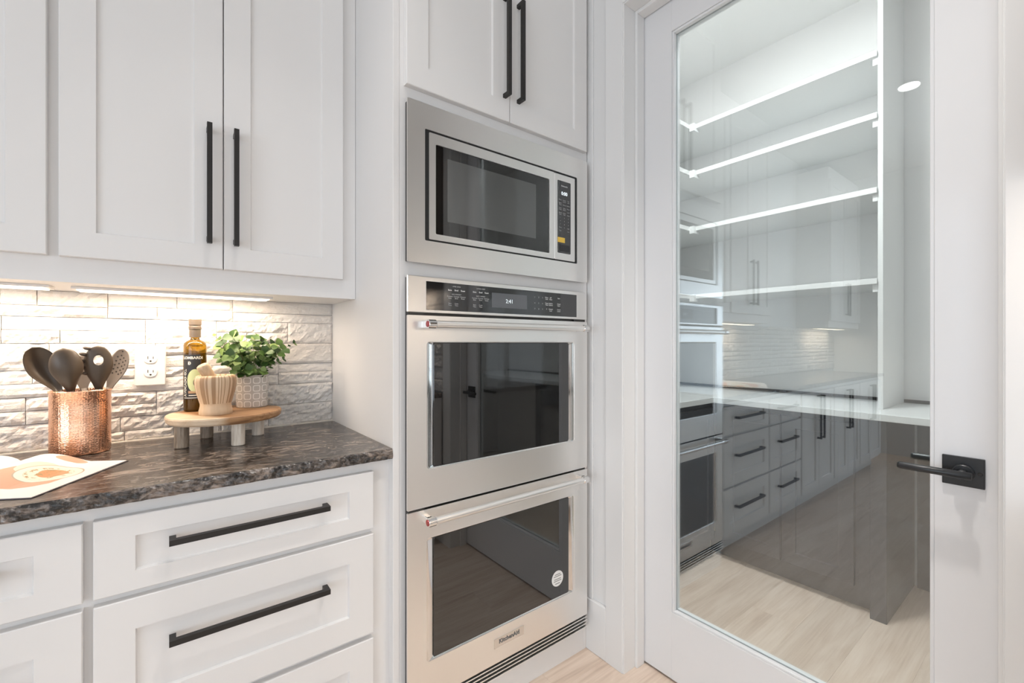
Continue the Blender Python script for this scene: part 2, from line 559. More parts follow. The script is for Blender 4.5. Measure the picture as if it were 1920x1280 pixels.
# stones of the split-face backsplash
def stone_piece(x0, x1, z0, z1, proud):
    nx = max(4, int((x1 - x0) / 0.0075))
    nz = max(4, int((z1 - z0) / 0.0075))
    V, Fs = [], []
    sd = random.random() * 50
    tilt = random.uniform(-0.003, 0.003)
    rough = random.choice((0.3, 0.5, 0.8, 1.0, 1.15))
    for k in range(nz + 1):
        for i in range(nx + 1):
            u, v = i / nx, k / nz
            px, pz = x0 + u * (x1 - x0), z0 + v * (z1 - z0)
            e = min(u * nx, (1 - u) * nx, v * nz, (1 - v) * nz)
            q = Vector((px * 13 + pz * 9 + sd, pz * 30 - px * 6, sd))
            n = 1 - 2 * abs(noise.fractal(q, 0.9, 2.1, 3))
            n2 = noise.fractal(Vector((px * 55 + sd, pz * 80, sd)), 0.8, 2.0, 3)
            dy = proud + tilt * (v - 0.5) * 2 + rough * (n * 0.0064 + n2 * 0.0062)
            if e < 0.5: dy = min(dy * 0.6, proud + 0.003) - 0.0026
            V.append((px, STONE_Y - max(dy, -0.008), pz))
    for k in range(nz):
        for i in range(nx):
            a = k * (nx + 1) + i
            Fs.append((a, a + 1, a + nx + 2, a + nx + 1))
    # sides back to the wall
    loop = [i for i in range(nx + 1)] + [(k) * (nx + 1) + nx for k in range(1, nz + 1)] + [nz * (nx + 1) + i for i in range(nx - 1, -1, -1)] + [k * (nx + 1) for k in range(nz - 1, 0, -1)]
    b = len(V)
    for q in loop:
        V.append((V[q][0], RY1, V[q][2]))
    m = len(loop)
    for j in range(m):
        Fs.append((loop[j], b + j, b + (j + 1) % m, loop[(j + 1) % m]))
    return V, Fs

CT = 0.922                                    # counter top
UB = 1.380                                    # underside of the wall cabinets
JO = 0.0008
far = []
nb = 6
bh = (UB - CT) / nb
for bnd in range(nb):
    x = 0.52
    z0 = CT + bnd * bh
    while x > RX0 + 0.02:
        wd = random.uniform(0.16, 0.36)
        xa = max(x - wd, RX0)
        if xa - RX0 < 0.06: xa = RX0
        mode = random.random()
        if mode < 0.40:
            parts = [(xa, x, z0, z0 + bh)]
        else:
            s = z0 + bh * random.choice((0.42, 0.5, 0.5, 0.58))
            parts = []
            for (c0, c1) in ((z0, s), (s, z0 + bh)):
                if x - xa > 0.2 and random.random() < 0.6:
                    m_ = xa + (x - xa) * random.uniform(0.3, 0.7)
                    parts += [(xa, m_, c0, c1), (m_, x, c0, c1)]
                else:
                    parts.append((xa, x, c0, c1))
        for (a, b_, c0, c1) in parts:
            g = stone_piece(a + JO, b_ - JO, c0 + JO, c1 - JO, random.uniform(-0.002, 0.004))
            if b_ > -0.46:
                mk('stone', g, stone_m, wall_back)
            else:
                far.append(g)
        x = xa
mk('stones_beyond', join(*far), stone_m, wall_back, kind='stuff', smooth=True)
# thin pale caulk line where stone meets counter
mk('caulk_line', box(-1.2, 0.52, 1.812, 1.832, CT, CT + 0.003), mat('caulk', (0.78, 0.73, 0.66), 0.6), wall_back)

# ------------------------------------------------------------------ pantry doorway: casing, jamb, stop, baseboard
CX = 1.335
tr1 = thing('trim_1', (CX, 0.57, 0), kind='structure')
def casing_piece(name, y0, y1, z0, z1, inner):
    # flat board with a small bead along the opening
    g = [bbox(CX, RX1, y0, y1, z0, z1, 0.002)]
    mk(name, g[0], trim_white, tr1)
casing_piece('casing', 1.050, 1.130, 0, 2.57, -1)
casing_piece('casing', 0.015, 0.098, 0, 2.57, 1)
casing_piece('casing', 0.098, 1.050, 2.488, 2.57, 0)
# jamb lining
mk('jamb', join(bbox(1.3385, 1.465, 1.0445, 1.060, 0, DZ, 0.0015), ), trim_white, tr1)
mk('jamb', bbox(1.3385, 1.465, 0.085, 0.1005, 0, DZ, 0.0015), trim_white, tr1)
mk('jamb', bbox(1.3385, 1.465, 0.1005, 1.0445, 2.483, DZ, 0.0015), trim_white, tr1)
# door stop
mk('door_stop', bbox(1.402, 1.446, 1.033, 1.0445, 0, 2.483, 0.002), trim_white, tr1)
mk('door_stop', bbox(1.402, 1.446, 0.1005, 0.112, 0, 2.483, 0.002), trim_white, tr1)
mk('door_stop', bbox(1.402, 1.446, 0.112, 1.033, 2.470, 2.483, 0.002), trim_white, tr1)
mk('baseboard_right', join(bbox(CX, RX1, 1.130, 1.232, 0, 0.205, 0.003), ), trim_white, kind='structure')
mk('baseboard_front', bbox(CX, RX1, -3.9, 0.015, 0, 0.14, 0.003), trim_white, kind='structure')
# scribe moulding where the tall cabinet meets the wall
mk('trim_2', bbox(1.341, RX1, 1.202, 1.232, 0.205, CEIL, 0.003), trim_white, kind='structure')

# ------------------------------------------------------------------ pantry door
DX = 1.449
GY0, GY1, GZ0, GZ1 = 0.2253, 0.9126, 0.256, 2.354
door = thing('door_1', (DX + 0.02, 0.57, 0.008), kind='structure')
mk('stile', bbox(DX, DX + 0.045, GY1 + 0.006, 1.0425, 0.008, 2.479, 0.0015), door_white, door)
mk('stile', bbox(DX, DX + 0.045, 0.1025, GY0 - 0.006, 0.008, 2.479, 0.0015), door_white, door)
mk('rail', bbox(DX, DX + 0.045, GY0 - 0.006, GY1 + 0.006, 0.008, GZ0 - 0.006, 0.0004), door_white, door)
mk('rail', bbox(DX, DX + 0.045, GY0 - 0.006, GY1 + 0.006, GZ1 + 0.006, 2.479, 0.0004), door_white, door)
mk('pane', box(DX + 0.019, DX + 0.026, GY0 - 0.004, GY1 + 0.004, GZ0 - 0.004, GZ1 + 0.004), pane_mat, door, label='clear glass pane')
# glazing beads (both faces)
for fx, s in ((DX, 1), (DX + 0.045, -1)):
    xa, xb = sorted((fx + s * 0.003, fx + s * 0.019))
    mk('glazing_bead', bbox(xa, xb, GY1 - 0.002, GY1 + 0.006, GZ0 - 0.006, GZ1 + 0.006, 0.002), door_white, door)
    mk('glazing_bead', bbox(xa, xb, GY0 - 0.006, GY0 + 0.002, GZ0 - 0.006, GZ1 + 0.006, 0.002), door_white, door)
    mk('glazing_bead', bbox(xa, xb, GY0 + 0.002, GY1 - 0.002, GZ0 - 0.006, GZ0 + 0.002, 0.002), door_white, door)
    mk('glazing_bead', bbox(xa, xb, GY0 + 0.002, GY1 - 0.002, GZ1 - 0.002, GZ1 + 0.006, 0.002), door_white, door)
# lever sets: rosette, rose, lever, screws on both faces
for fx, s in ((DX, -1), (DX + 0.045, 1)):
    ly, lz = 0.168, 0.934
    xa, xb = sorted((fx, fx + s * 0.008))
    lev = mk('lever_handle', bbox(xa, xb, 0.1346, 0.2046, lz - 0.0335, lz + 0.0335, 0.0015), black_lever, door, label='matte black lever handle')
    mk('rose', fix_normals(tube([(fx + s * 0.006, ly, lz), (fx + s * 0.022, ly, lz), (fx + s * 0.024, ly, lz)], [0.0185, 0.0185, 0.0165], 28)), black_lever, lev)
    g = tube([(fx + s * 0.0235, ly, lz), (fx + s * 0.045, ly, lz)], 0.009, 16)
    lv = tube([(fx + s * 0.048, ly - 0.017, lz), (fx + s * 0.048, ly - 0.016, lz), (fx + s * 0.048, ly + 0.104, lz), (fx + s * 0.048, ly + 0.109, lz)], [0.007, 0.0085, 0.0085, 0.007], 18)
    mk('lever', fix_normals(join(g, lv)), black_lever, lev, smooth=True)
    for dy in (-0.026, 0.026):
        mk('screw', fix_normals(tube([(fx + s * 0.0075, ly + dy, lz), (fx + s * 0.0095, ly + dy, lz)], [0.0042, 0.0034], 12)), black_metal, lev)

# ------------------------------------------------------------------ pantry fittings
SZ = [1.5268, 1.9472, 2.2926, 2.5797]
SH = ['lowest', 'second lowest', 'second highest', 'highest']
for i, z in enumerate(SZ):
    # each shelf is an L: along the back wall and returning along the left wall
    sh = thing('pantry_shelf', (2.8, 1.2, z - 0.026), 'white pantry shelf board, %s of the four behind the glass door' % SH[i], 'shelf', 'white shelves in the pantry')
    mk('shelf_board', bbox(2.585, PX1, 0.585, PY1, z - 0.026, z, 0.001), shelf_white, sh)
    mk('return_board', bbox(1.62, 2.585, 1.50, PY1, z - 0.026, z, 0.001), shelf_white, sh)
    mk('cleat', bbox(2.60, PX1, 0.585, 0.604, z - 0.062, z - 0.026, 0.001), shelf_white, sh)
    mk('cleat', bbox(2.56, 2.62, 1.47, 1.50, z - 0.045, z, 0.001), shelf_white, sh)
mk('shelf_end_panel', bbox(2.60, PX1 - 0.0125, 0.565, 0.585, CT, CEIL - 0.02, 0.0015), shelf_white, label='tall white end panel closing the pantry shelves, standing on the pantry counter', cat='panel')
pc = thing('pantry_countertop', (2.7, 0.5, CT - 0.03), 'white pantry countertop seen through the glass door', 'countertop')
mk('slab', bbox(2.42, PX1, PY0 + 0.2, PY1, CT - 0.03, CT, 0.002), pantry_top, pc)
mk('slab', bbox(1.62, 2.42, 1.27, PY1, CT - 0.03, CT, 0.002), pantry_top, pc)
mk('upstand', box(PX1 - 0.012, PX1, PY0 + 0.2, PY1, CT, CT + 0.016), dark_gap, pc, label='thin dark strip along the wall')
pb = thing('pantry_cabinet', (2.75, 1.0, 0), 'charcoal grey pantry base cabinet with shaker panels behind the glass door', 'cabinet')
mk('body', join(box(2.502, PX1 - 0.006, 0.585, 1.306, 0.10, CT - 0.03), box(2.555, PX1 - 0.006, 0.585, 1.36, 0, 0.10)), pantry_grey, pb)
for a, b_ in ((0.645, 0.945), (0.955, 1.255)):
    mk('door', shaker(a, b_, 0.115, 0.86, 2.482, 0.02, 0.06, 0.06, 0.06, 0.06, 0.008, 'x', 1), pantry_grey, pb)
mk('end_panel', bbox(2.475, PX1 - 0.006, 0.525, 0.585, 0, CT - 0.03, 0.002), pantry_grey, pb)
for a, b_ in ((0.02, 0.51), (-0.49, 0.0), (-1.0, -0.51)):
    mk('knee_panel', shaker(a, b_, 0.004, CT - 0.034, 2.962, 0.03, 0.07, 0.07, 0.13, 0.07, 0.008, 'x', 1), pantry_grey, pb)
pb2 = thing('pantry_cabinet', (2.0, 1.6, 0), 'charcoal grey pantry base cabinet along the left pantry wall', 'cabinet')
mk('body', join(box(1.62, 2.500, 1.31, PY1 - 0.006, 0.10, CT - 0.03), box(1.62, 2.553, 1.362, PY1 - 0.006, 0, 0.10)), pantry_grey, pb2)
for a, b_ in ((1.65, 2.05), (2.06, 2.46)):
    mk('door', shaker(a, b_, 0.115, 0.86, 1.29, 0.02, 0.06, 0.06, 0.06, 0.06), pantry_grey, pb2)

# ------------------------------------------------------------------ kitchen cabinets
BF = 1.262        # base face frame plane
DF = 1.242        # drawer fronts
def base_drawers(x0, x1, label, group, xd0, xd1, hand):
    t = thing('base_cabinet', ((x0 + x1) / 2, 1.5, 0), label, 'cabinet', group)
    mk('body', join(box(x0, x1, BF, 1.838, 0.10, CT - 0.03), box(x0, x1, BF + 0.06, 1.838, 0, 0.10)), cab_white, t)
    for z0, z1, ft, fb in ((0.7015, 0.8625, 0.044, 0.042), (0.4043, 0.6855, 0.066, 0.066), (0.125, 0.3895, 0.066, 0.066)):
        d = mk('drawer', shaker(xd0, xd1, z0, z1, DF, 0.02, 0.066, 0.068, ft, fb), cab_white, t)
        zc = z1 - 0.067 if z1 > 0.8 else z1 - 0.108
        if z1 < 0.45: zc = z1 - 0.108
        mk('handle', handle_bar((hand[0], DF + 0.0075 if False else DF, zc), (hand[1], DF, zc), (0, -1, 0)), black_metal, d, label='matte black bar pull')
    return t
base_drawers(-0.125, 0.52, 'white shaker drawer cabinet next to the tall oven cabinet', 'white base cabinets', -0.118, 0.467, (0.005, 0.340))
base_drawers(-0.66, -0.125, 'white shaker drawer cabinet at the left edge below the magazine', 'white base cabinets', -0.645, -0.1335, (-0.53, -0.25))
xs = -0.66
for k in range(3):
    x1 = xs - k * 0.68
    x0 = x1 - 0.68
    t = thing('base_cabinet', ((x0 + x1) / 2, 1.5, 0), ('white two-door base cabinet mirrored in the glass door, %s from the ovens' % ('first', 'second', 'third')[k]), 'cabinet', 'white base cabinets')
    mk('body', join(box(x0, x1, BF, 1.838, 0.10, CT - 0.03), box(x0, x1, BF + 0.06, 1.838, 0, 0.10)), cab_white, t)
    for a, b_, hx in ((x0 + 0.01, x0 + 0.337, x0 + 0.305), (x0 + 0.343, x0 + 0.67, x0 + 0.375)):
        d = mk('door', shaker(a, b_, 0.125, 0.8625, DF, 0.02, 0.06, 0.06, 0.06, 0.06), cab_white, t)
        mk('handle', handle_bar((hx, DF, 0.50), (hx, DF, 0.83), (0, -1, 0)), black_metal, d)

# countertop with chiselled front edge
def chiselled():
    x0, x1, y0, y1, z0, z1 = -2.75, 0.519, 1.230, 1.8385, 0.8925, CT
    nx = 520
    prof = [(0.0, z1), (0.010, z1 - 0.0015)]
    nzz = 6
    V, Fs = [], []
    cols = []
    for i in range(nx + 1):
        x = x0 + (x1 - x0) * (i / nx)
        col = [(x, y1, z1)]
        col.append((x, y0 + 0.006 + 0.0025 * noise.noise(Vector((x * 45, 3, 1))), z1 - 0.0003))
        for k in range(nzz + 1):
            v = k / nzz
            z = z1 - 0.003 - (z1 - z0 - 0.003) * v
            n = noise.fractal(Vector((x * 55, z * 70, 2.0)), 0.8, 2.0, 3)
            col.append((x, y0 + 0.001 + 0.0035 * n - 0.001 * math.sin(v * PI) + (0.002 if k in (0, nzz) else 0), z))
        col.append((x, y1, z0))
        cols.append(col)
    n = len(cols[0])
    for c in cols: V += c
    for i in range(nx):
        for j in range(n):
            k = (j + 1) % n
            Fs.append((i * n + j, (i + 1) * n + j, (i + 1) * n + k, i * n + k))
    Fs.append(tuple(range(n)))
    Fs.append(tuple(nx * n + j for j in reversed(range(n))))
    return fix_normals((V, Fs))
mk('countertop', chiselled(), granite_m, origin=(0, 1.5, 0.8925), label='dark brown leathered granite countertop with chiselled black edge', cat='countertop')

UF, UD = 1.555, 1.535
def wall_cab(x0, x1, label, doors, hs):
    t = thing('wall_cabinet', ((x0 + x1) / 2, 1.7, UB), label, 'cabinet', 'white wall cabinets')
    mk('body', box(x0, x1, UF, 1.839, UB, CEIL - 0.12), cab_white, t)
    for (a, b_), hx in zip(doors, hs):
        d = mk('door', shaker(a, b_, 1.4425, 2.86, UD, 0.02, 0.067, 0.067, 0.067, 0.0645), cab_white, t)
        mk('handle', handle_bar((hx, UD, 1.5095), (hx, UD, 1.848), (0, -1, 0), 0.0125, 0.032, 0.008), black_metal, d, label='long matte black bar pull')
    return t
wall_cab(-0.2175, 0.519, 'white shaker wall cabinet above the potted plant and oil bottle', [(-0.2075, 0.1300), (0.1328, 0.4725)], [0.0965, 0.1615])
wall_cab(-0.895, -0.2175, 'white shaker wall cabinet cut off by the left picture edge', [(-0.885, -0.558), (-0.555, -0.2278)], [-0.59, -0.52])
wall_cab(-3.2, -2.25, 'white shaker wall cabinet far along the run, mirrored in the glass door', [(-3.19, -2.73), (-2.72, -2.26)], [-2.76, -2.69])

# under-cabinet light bars (their own light inside)
for x0, x1, p, lab in ((-0.20, 0.28, 2.4, 'slim warm light bar under the wall cabinet beside the oven tower'), (-0.87, -0.24, 2.3, 'slim warm light bar under the wall cabinet at the left edge'),
                  (-3.1, -2.35, 3, 'slim warm light bar under the farthest wall cabinet')):
    t = thing('under_cabinet_light', ((x0 + x1) / 2, 1.70, UB - 0.009), lab, 'light', 'under-cabinet light bars')
    mk('housing', bbox(x0, x1, 1.650, 1.730, UB - 0.007, UB, 0.001), white_plastic, t)
    mk('lens', bbox(x0 + 0.01, x1 - 0.01, 1.655, 1.725, UB - 0.009, UB - 0.0065, 0.0005), lens_warm, t)
    L = area('under_cabinet_glow', ((x0 + x1) / 2, 1.70, UB - 0.018), (math.radians(10), 0, 0), x1 - x0 - 0.03, 0.02, p, (1.0, 0.82, 0.64))

bar_brown = mat('dark_brown_stain', (0.09, 0.068, 0.05), 0.45)
# counter on the right wall beyond the doorway (shows only mirrored in the oven glass)
gs = []
z = CT
while z < 1.54:
    y_ = 0.005
    while y_ > -1.5:
        wd = random.uniform(0.14, 0.32)
        v, f = stone_piece(0, wd - 0.001, z + 0.0006, z + 0.0764, random.uniform(-0.002, 0.004))
        gs.append(([(RX1 - 0.012 + (p[1] - STONE_Y), y_ - p[0], p[2]) for p in v], f))
        y_ -= wd
    z += 0.077
mk('stones_on_right_wall', join(*gs), stone_m, bpy.data.objects['wall_right'], kind='stuff', smooth=True)
t = thing('base_cabinet', (1.05, -0.75, 0), 'white base cabinet right of the pantry door, mirrored in the oven glass', 'cabinet', 'white base cabinets')
mk('body', box(0.78, RX1 - 0.017, -1.5, 0.005, 0.10, CT - 0.031), cab_white, t)
for k in range(3):
    mk('door', shaker(-1.49 + k * 0.498, -1.0 + k * 0.498, 0.125, 0.86, 0.76, 0.02, 0.06, 0.06, 0.06, 0.06, 0.008, 'x', 1), cab_white, t)
mk('countertop', bbox(0.745, RX1 - 0.017, -1.5, 0.008, CT - 0.03, CT - 0.0005, 0.003), granite_m, label='dark granite countertop right of the pantry door, mirrored in the oven glass', cat='countertop')
t = thing('wall_cabinet', (1.2, -0.75, 1.55), 'dark wall cabinet right of the pantry door, mirrored in the oven glass', 'cabinet')
mk('body', box(1.04, RX1 - 0.002, -1.5, 0.005, 1.55, CEIL - 0.12), bar_brown, t)
for k in range(3):
    mk('door', shaker(-1.49 + k * 0.498, -1.0 + k * 0.498, 1.57, 2.90, 1.02, 0.02, 0.06, 0.06, 0.06, 0.06, 0.008, 'x', 1), bar_brown, t)
area('coffee_bar_glow', (1.24, -0.75, 1.54), (0, math.radians(-20), 0), 0.03, 1.3, 9, (1.0, 0.82, 0.64))

# ------------------------------------------------------------------ tall oven cabinet
TX0, TX1, TY = 0.520, 1.341, 1.232
OX0, OX1 = 0.5525, 1.3135
tall = thing('oven_cabinet', (0.93, 1.5, 0), 'tall white cabinet tower housing the microwave and the double oven', 'cabinet')
mk('side_panel', bbox(TX0, TX0 + 0.02, TY, 1.838, 0, CEIL - 0.02, 0.0015), cab_white, tall)
mk('side_panel', box(TX1 - 0.02, TX1, TY, 1.838, 0, CEIL - 0.02), cab_white, tall)
mk('back_panel', box(TX0 + 0.02, TX1 - 0.02, 1.80, 1.838, 0, CEIL - 0.02), cab_white, tall)
mk('stile', box(TX0 + 0.02, 0.575, TY + 0.0005, TY + 0.02, 0, CEIL - 0.02), cab_white, tall)
mk('stile', box(1.292, TX1 - 0.02, TY + 0.0005, TY + 0.02, 0, CEIL - 0.02), cab_white, tall)
mk('toe_rail', box(0.575, 1.292, TY + 0.0005, TY + 0.02, 0, 0.125), cab_white, tall)
mk('rail', box(0.575, 1.292, TY + 0.0005, TY + 0.02, 1.40, 1.49), cab_white, tall)
mk('rail', box(0.575, 1.292, TY + 0.0005, TY + 0.02, 1.91, 2.03), cab_white, tall)
mk('rail', box(0.575, 1.292, TY + 0.0005, TY + 0.02, 2.85, CEIL - 0.02), cab_white, tall)
for a, b_, hx in ((0.5535, 0.9335, 0.910), (0.9362, 1.3215, 0.970)):
    d = mk('door', shaker(a, b_, 1.987, 2.90, 1.212, 0.02, 0.070, 0.070, 0.07, 0.068), cab_white, tall)
    mk('handle', handle_bar((hx, 1.212, 2.062), (hx, 1.212, 2.405), (0, -1, 0), 0.0125, 0.034), black_metal, d, label='long matte black bar pull')

# ------------------------------------------------------------------ built-in microwave
FY = 1.205
mw = thing('microwave', (0.933, 1.4, 1.466), 'built-in stainless steel microwave above the double oven', 'microwave')
mk('housing', join(box(0.60, 1.27, 1.236, 1.70, 1.50, 1.90), box(0.5585, 1.3075, 1.2085, 1.2315, 1.470, 1.536), box(0.5585, 1.3075, 1.2085, 1.2315, 1.868, 1.939),
                   box(0.5585, 0.606, 1.2085, 1.2315, 1.536, 1.868), box(1.26, 1.3075, 1.2085, 1.2315, 1.536, 1.868)), dark_steel, mw)
mk('trim_frame', frame_xz(OX0, OX1, 1.466, 1.943, 0.609, 1.2565, 1.5345, 1.8675, FY, FY + 0.004, 0.003, 0.004), steel, mw)
mk('trim_black_bezel', frame_xz(0.607, 1.2585, 1.5325, 1.8695, 0.6255, 1.2440, 1.543, 1.859, FY + 0.0022, FY + 0.0315, 0.003, 0.003), dark_gap, mw)  # flat black bezel ring set nearly flush in the trim
md = mk('microwave_door', frame_xz(0.6230, 1.1378, 1.5405, 1.8615, 0.6455, 1.1125, 1.5585, 1.8305, FY + 0.001, FY + 0.0095, 0.003, 0.004), steel, mw)
mk('window', slab_xz(0.6455, 1.1125, 1.5585, 1.8305, FY + 0.0035, FY + 0.009, 0.004, 0.0008), oven_glass, md, label='black glass window')
mk('mesh_screen', box(0.687, 1.049, FY + 0.0030, FY + 0.0045, 1.603, 1.797), mesh_glass, md)
mp_ = mk('microwave_controls', slab_xz(1.1388, 1.2465, 1.5405, 1.8615, FY + 0.001, FY + 0.0095, 0.003, 0.001), steel, mw)
mk('control_glass', slab_xz(1.1535, 1.2225, 1.566, 1.838, FY + 0.0002, FY + 0.002, 0.004, 0.0006), panel_glass, mp_)
yk = FY - 0.0004
mk('brand_lettering', text_xz('KitchenAid', 1.188, 1.8165, yk, 0.0072, align='CENTER', bold=True), print_white, mp_, kind='stuff')
mk('clock_digits', text_xz('0:00', 1.188, 1.785, yk, 0.0185, align='CENTER', bold=True), lit, mp_)
cols = ['Potato\n\nSteam\nClean\n\nPizza\nPlate\n\nBaked\nItem\n\n1\n\n4\n\n7\n\nTimer\n\nStop', 'Frozen\nEntree\n\nReheat\n\nKeep\nWarm\n\nSoften\nMelt\n\n2\n\n5\n\n8\n\n0', 'Pop\ncorn\n\nDefrost\n\nPower\n\nLevel\n\nClock\n\n3\n\n6\n\n9\n\nLight\n\nStart']
mk('key_lettering', join(*[text_xz(t_, x_, 1.764, yk, 0.0058, align='CENTER', spacing=1.05) for t_, x_ in zip(cols, (1.167, 1.188, 1.209))]), print_white, mp_, kind='stuff')
mk('sticker', box(1.1540, 1.1905, yk - 0.0002, FY + 0.0002, 1.6055, 1.6245), yellow_sticker, mp_, label='yellow sticker')
mk('open_button', slab_xz(1.1600, 1.2165, 1.573, 1.598, yk, FY + 0.001, 0.003, 0.0003), mat('button_black', (0.02, 0.02, 0.024), 0.3), mp_)

# ------------------------------------------------------------------ double wall oven
ov = thing('double_wall_oven', (0.933, 1.4, 0.105), 'stainless steel double wall oven with two black glass windows', 'oven')
mk('chassis', join(box(0.58, 1.287, 1.236, 1.78, 0.13, 1.395), box(0.5585, 0.610, 1.2115, 1.2355, 0.108, 1.423), box(1.246, 1.3075, 1.2115, 1.2355, 0.108, 1.423), box(0.61, 1.246, 1.222, 1.2355, 0.108, 1.423)), dark_steel, ov)
OT, ZP = 1.427, 1.3195
cp = mk('control_panel', slab_xz(OX0, OX1, ZP, OT, FY, FY + 0.008, 0.003, 0.0018), steel, ov)
mk('control_glass', slab_xz(0.6126, 1.2539, 1.3275, 1.4135, FY - 0.0006, FY + 0.001, 0.001, 0.0004), panel_glass, cp)
mk('display', box(0.8522, 1.0041, FY - 0.0011, FY, 1.3465, 1.3955), display_grey, cp, label='grey oven display')
mk('clock_digits', text_xz('2:41', 0.9255, 1.3635, FY - 0.0016, 0.019, align='CENTER'), lit, cp)
yk = FY - 0.0012
tx = []
for bx in (0.686, 0.777):
    tx.append(text_xz('UPPER OVEN' if bx < 0.7 else 'LOWER OVEN', bx + 0.031, 1.402, yk, 0.0052, align='CENTER'))
    tx.append(text_xz('EASY CONVECT', bx + 0.031, 1.378, yk, 0.0048, align='CENTER'))
    for i, (a, b_, c_) in enumerate((('Bake', 'Convect\nBake', 'Start\nTime'), ('Broil', 'Convect\nBroil', 'Cook\nTime'), ('Roast', 'Convect\nRoast', ''))):
        xx = bx + 0.007 + i * 0.0235
        tx.append(text_xz(a, xx, 1.390, yk, 0.0068, align='CENTER', bold=True))
        tx.append(text_xz(b_, xx, 1.371, yk, 0.0058, align='CENTER'))
        tx.append(text_xz(c_, xx, 1.349, yk, 0.0058, align='CENTER'))
for j in range(3):
    for i in range(3):
        tx.append(text_xz(str(j * 3 + i + 1), 1.040 + i * 0.0185, 1.390 - j * 0.021, yk, 0.0068, align='CENTER'))
for xx, col in ((1.097, ('Warm\nHold', 'Temp\nTime', '0')), (1.117, ('Self\nClean', 'Settings\nOptions', 'Control\nLock')), (1.158, ('Start', 'Cancel\nUpper', 'Cancel\nLower'))):
    for j, s in enumerate(col):
        tx.append(text_xz(s, xx, 1.392 - j * 0.021, yk, 0.0062, align='CENTER', bold=True))
mk('key_lettering', join(*tx), print_white, cp, kind='stuff')

def oven_door(z0, z1, wz0, wz1, hz):
    d = mk('oven_door', frame_xz(OX0, OX1, z0, z1, 0.6145, 1.2425, wz0, wz1, FY, FY + 0.006, 0.003, 0.010), steel, ov)
    # curved bright return around the window, then the glass
    o = [((0.6145 + 1.2425) / 2 + p, (wz0 + wz1) / 2 + q) for p, q in rrect(1.2425 - 0.6145, wz1 - wz0, 0.010)]
    def inner(m, mz):
        return [((0.6145 + 1.2425) / 2 + p, (wz0 + wz1) / 2 + q) for p, q in rrect(1.2425 - 0.6145 - 2 * m, wz1 - wz0 - 2 * mz, 0.007)]
    lay = [(o, FY + 0.001)] + [(inner(0.027 * s, 0.0052 * s), FY + 0.001 + 0.008 * (1 - math.cos(s * PI / 2))) for s in (0.12, 0.3, 0.5, 0.75, 1.0)]
    rs = [[(a, yv, c) for a, c in ring] for ring, yv in lay]
    mk('window_bezel', fix_normals(rings(rs, False, False)), chrome, d, smooth=True)
    mk('window', slab_xz(0.6410, 1.2160, wz0 + 0.0045, wz1 - 0.0045, FY + 0.005, FY + 0.011, 0.006, 0.0006), oven_glass, d, label='black glass oven window')
    hy = 1.163
    hx0, hx1 = 0.5960, 1.2700
    bar = tube([(hx0 + 0.02, hy, hz), (hx1 - 0.02, hy, hz)], 0.0106, 24, False)
    mk('handle_bar', fix_normals(bar), steel, d, smooth=True, label='tubular steel oven handle')
    for s, hx in ((1, hx0), (-1, hx1)):
        cap = tube([(hx, hy, hz), (hx + s * 0.001, hy, hz), (hx + s * 0.024, hy, hz), (hx + s * 0.028, hy, hz)], [0.0118, 0.0130, 0.0130, 0.0100], 24)
        mk('handle_collar', fix_normals(cap), chrome, d, smooth=False)
        xa, xb = sorted((hx + s * 0.003, hx + s * 0.020))
        mk('handle_bracket', bbox(xa, xb, hy + 0.006, FY + 0.001, hz - 0.011, hz + 0.011, 0.002), chrome, d)
        md_ = tube([(hx - s * 0.0012, hy, hz), (hx + s * 0.0005, hy, hz)], [0.0092, 0.0098], 20)
        mk('medallion', fix_normals(md_), red_medal, d, label='red round handle medallion')
    return d
oven_door(0.7385, 1.3105, 0.850, 1.2325, 1.2835)
od2 = oven_door(0.1575, 0.7315, 0.2725, 0.6435, 0.7085)
bd = mk('badge', box(0.8617, 0.9885, FY - 0.0015, FY, 0.209, 0.240), mat('badge_steel', (0.74, 0.72, 0.70), 0.22, 1.0), od2, label='maker badge plate')
mk('brand_lettering', text_xz('KitchenAid', 0.925, 0.2205, FY - 0.0022, 0.0195, align='CENTER', bold=True), print_grey, od2, kind='stuff')
g = []
st = tube([(1.157, FY + 0.0042, 0.3465), (1.157, FY + 0.0052, 0.3465)], 0.029, 32)
mk('sticker', fix_normals(st), sticker_white, od2, label='round white sticker')
mk('sticker_lettering', join(*[box(1.157 - hw, 1.157 + hw, FY + 0.0037, FY + 0.0042, z_, z_ + 0.0022) for z_, hw in ((0.3610, 0.014), (0.3545, 0.019), (0.3435, 0.017), (0.3370, 0.019), (0.3270, 0.012))]), print_grey, od2, kind='stuff')
vt = mk('vent', box(OX0, OX1, FY + 0.010, FY + 0.022, 0.106, 0.156), dark_gap, ov, label='black bottom vent')
for k in range(4):
    z = 0.1065 + k * 0.0128
    mk('vent_slat', bbox(OX0, OX1, FY, FY + 0.012, z, z + 0.0042, 0.0008, 1), steel, vt)

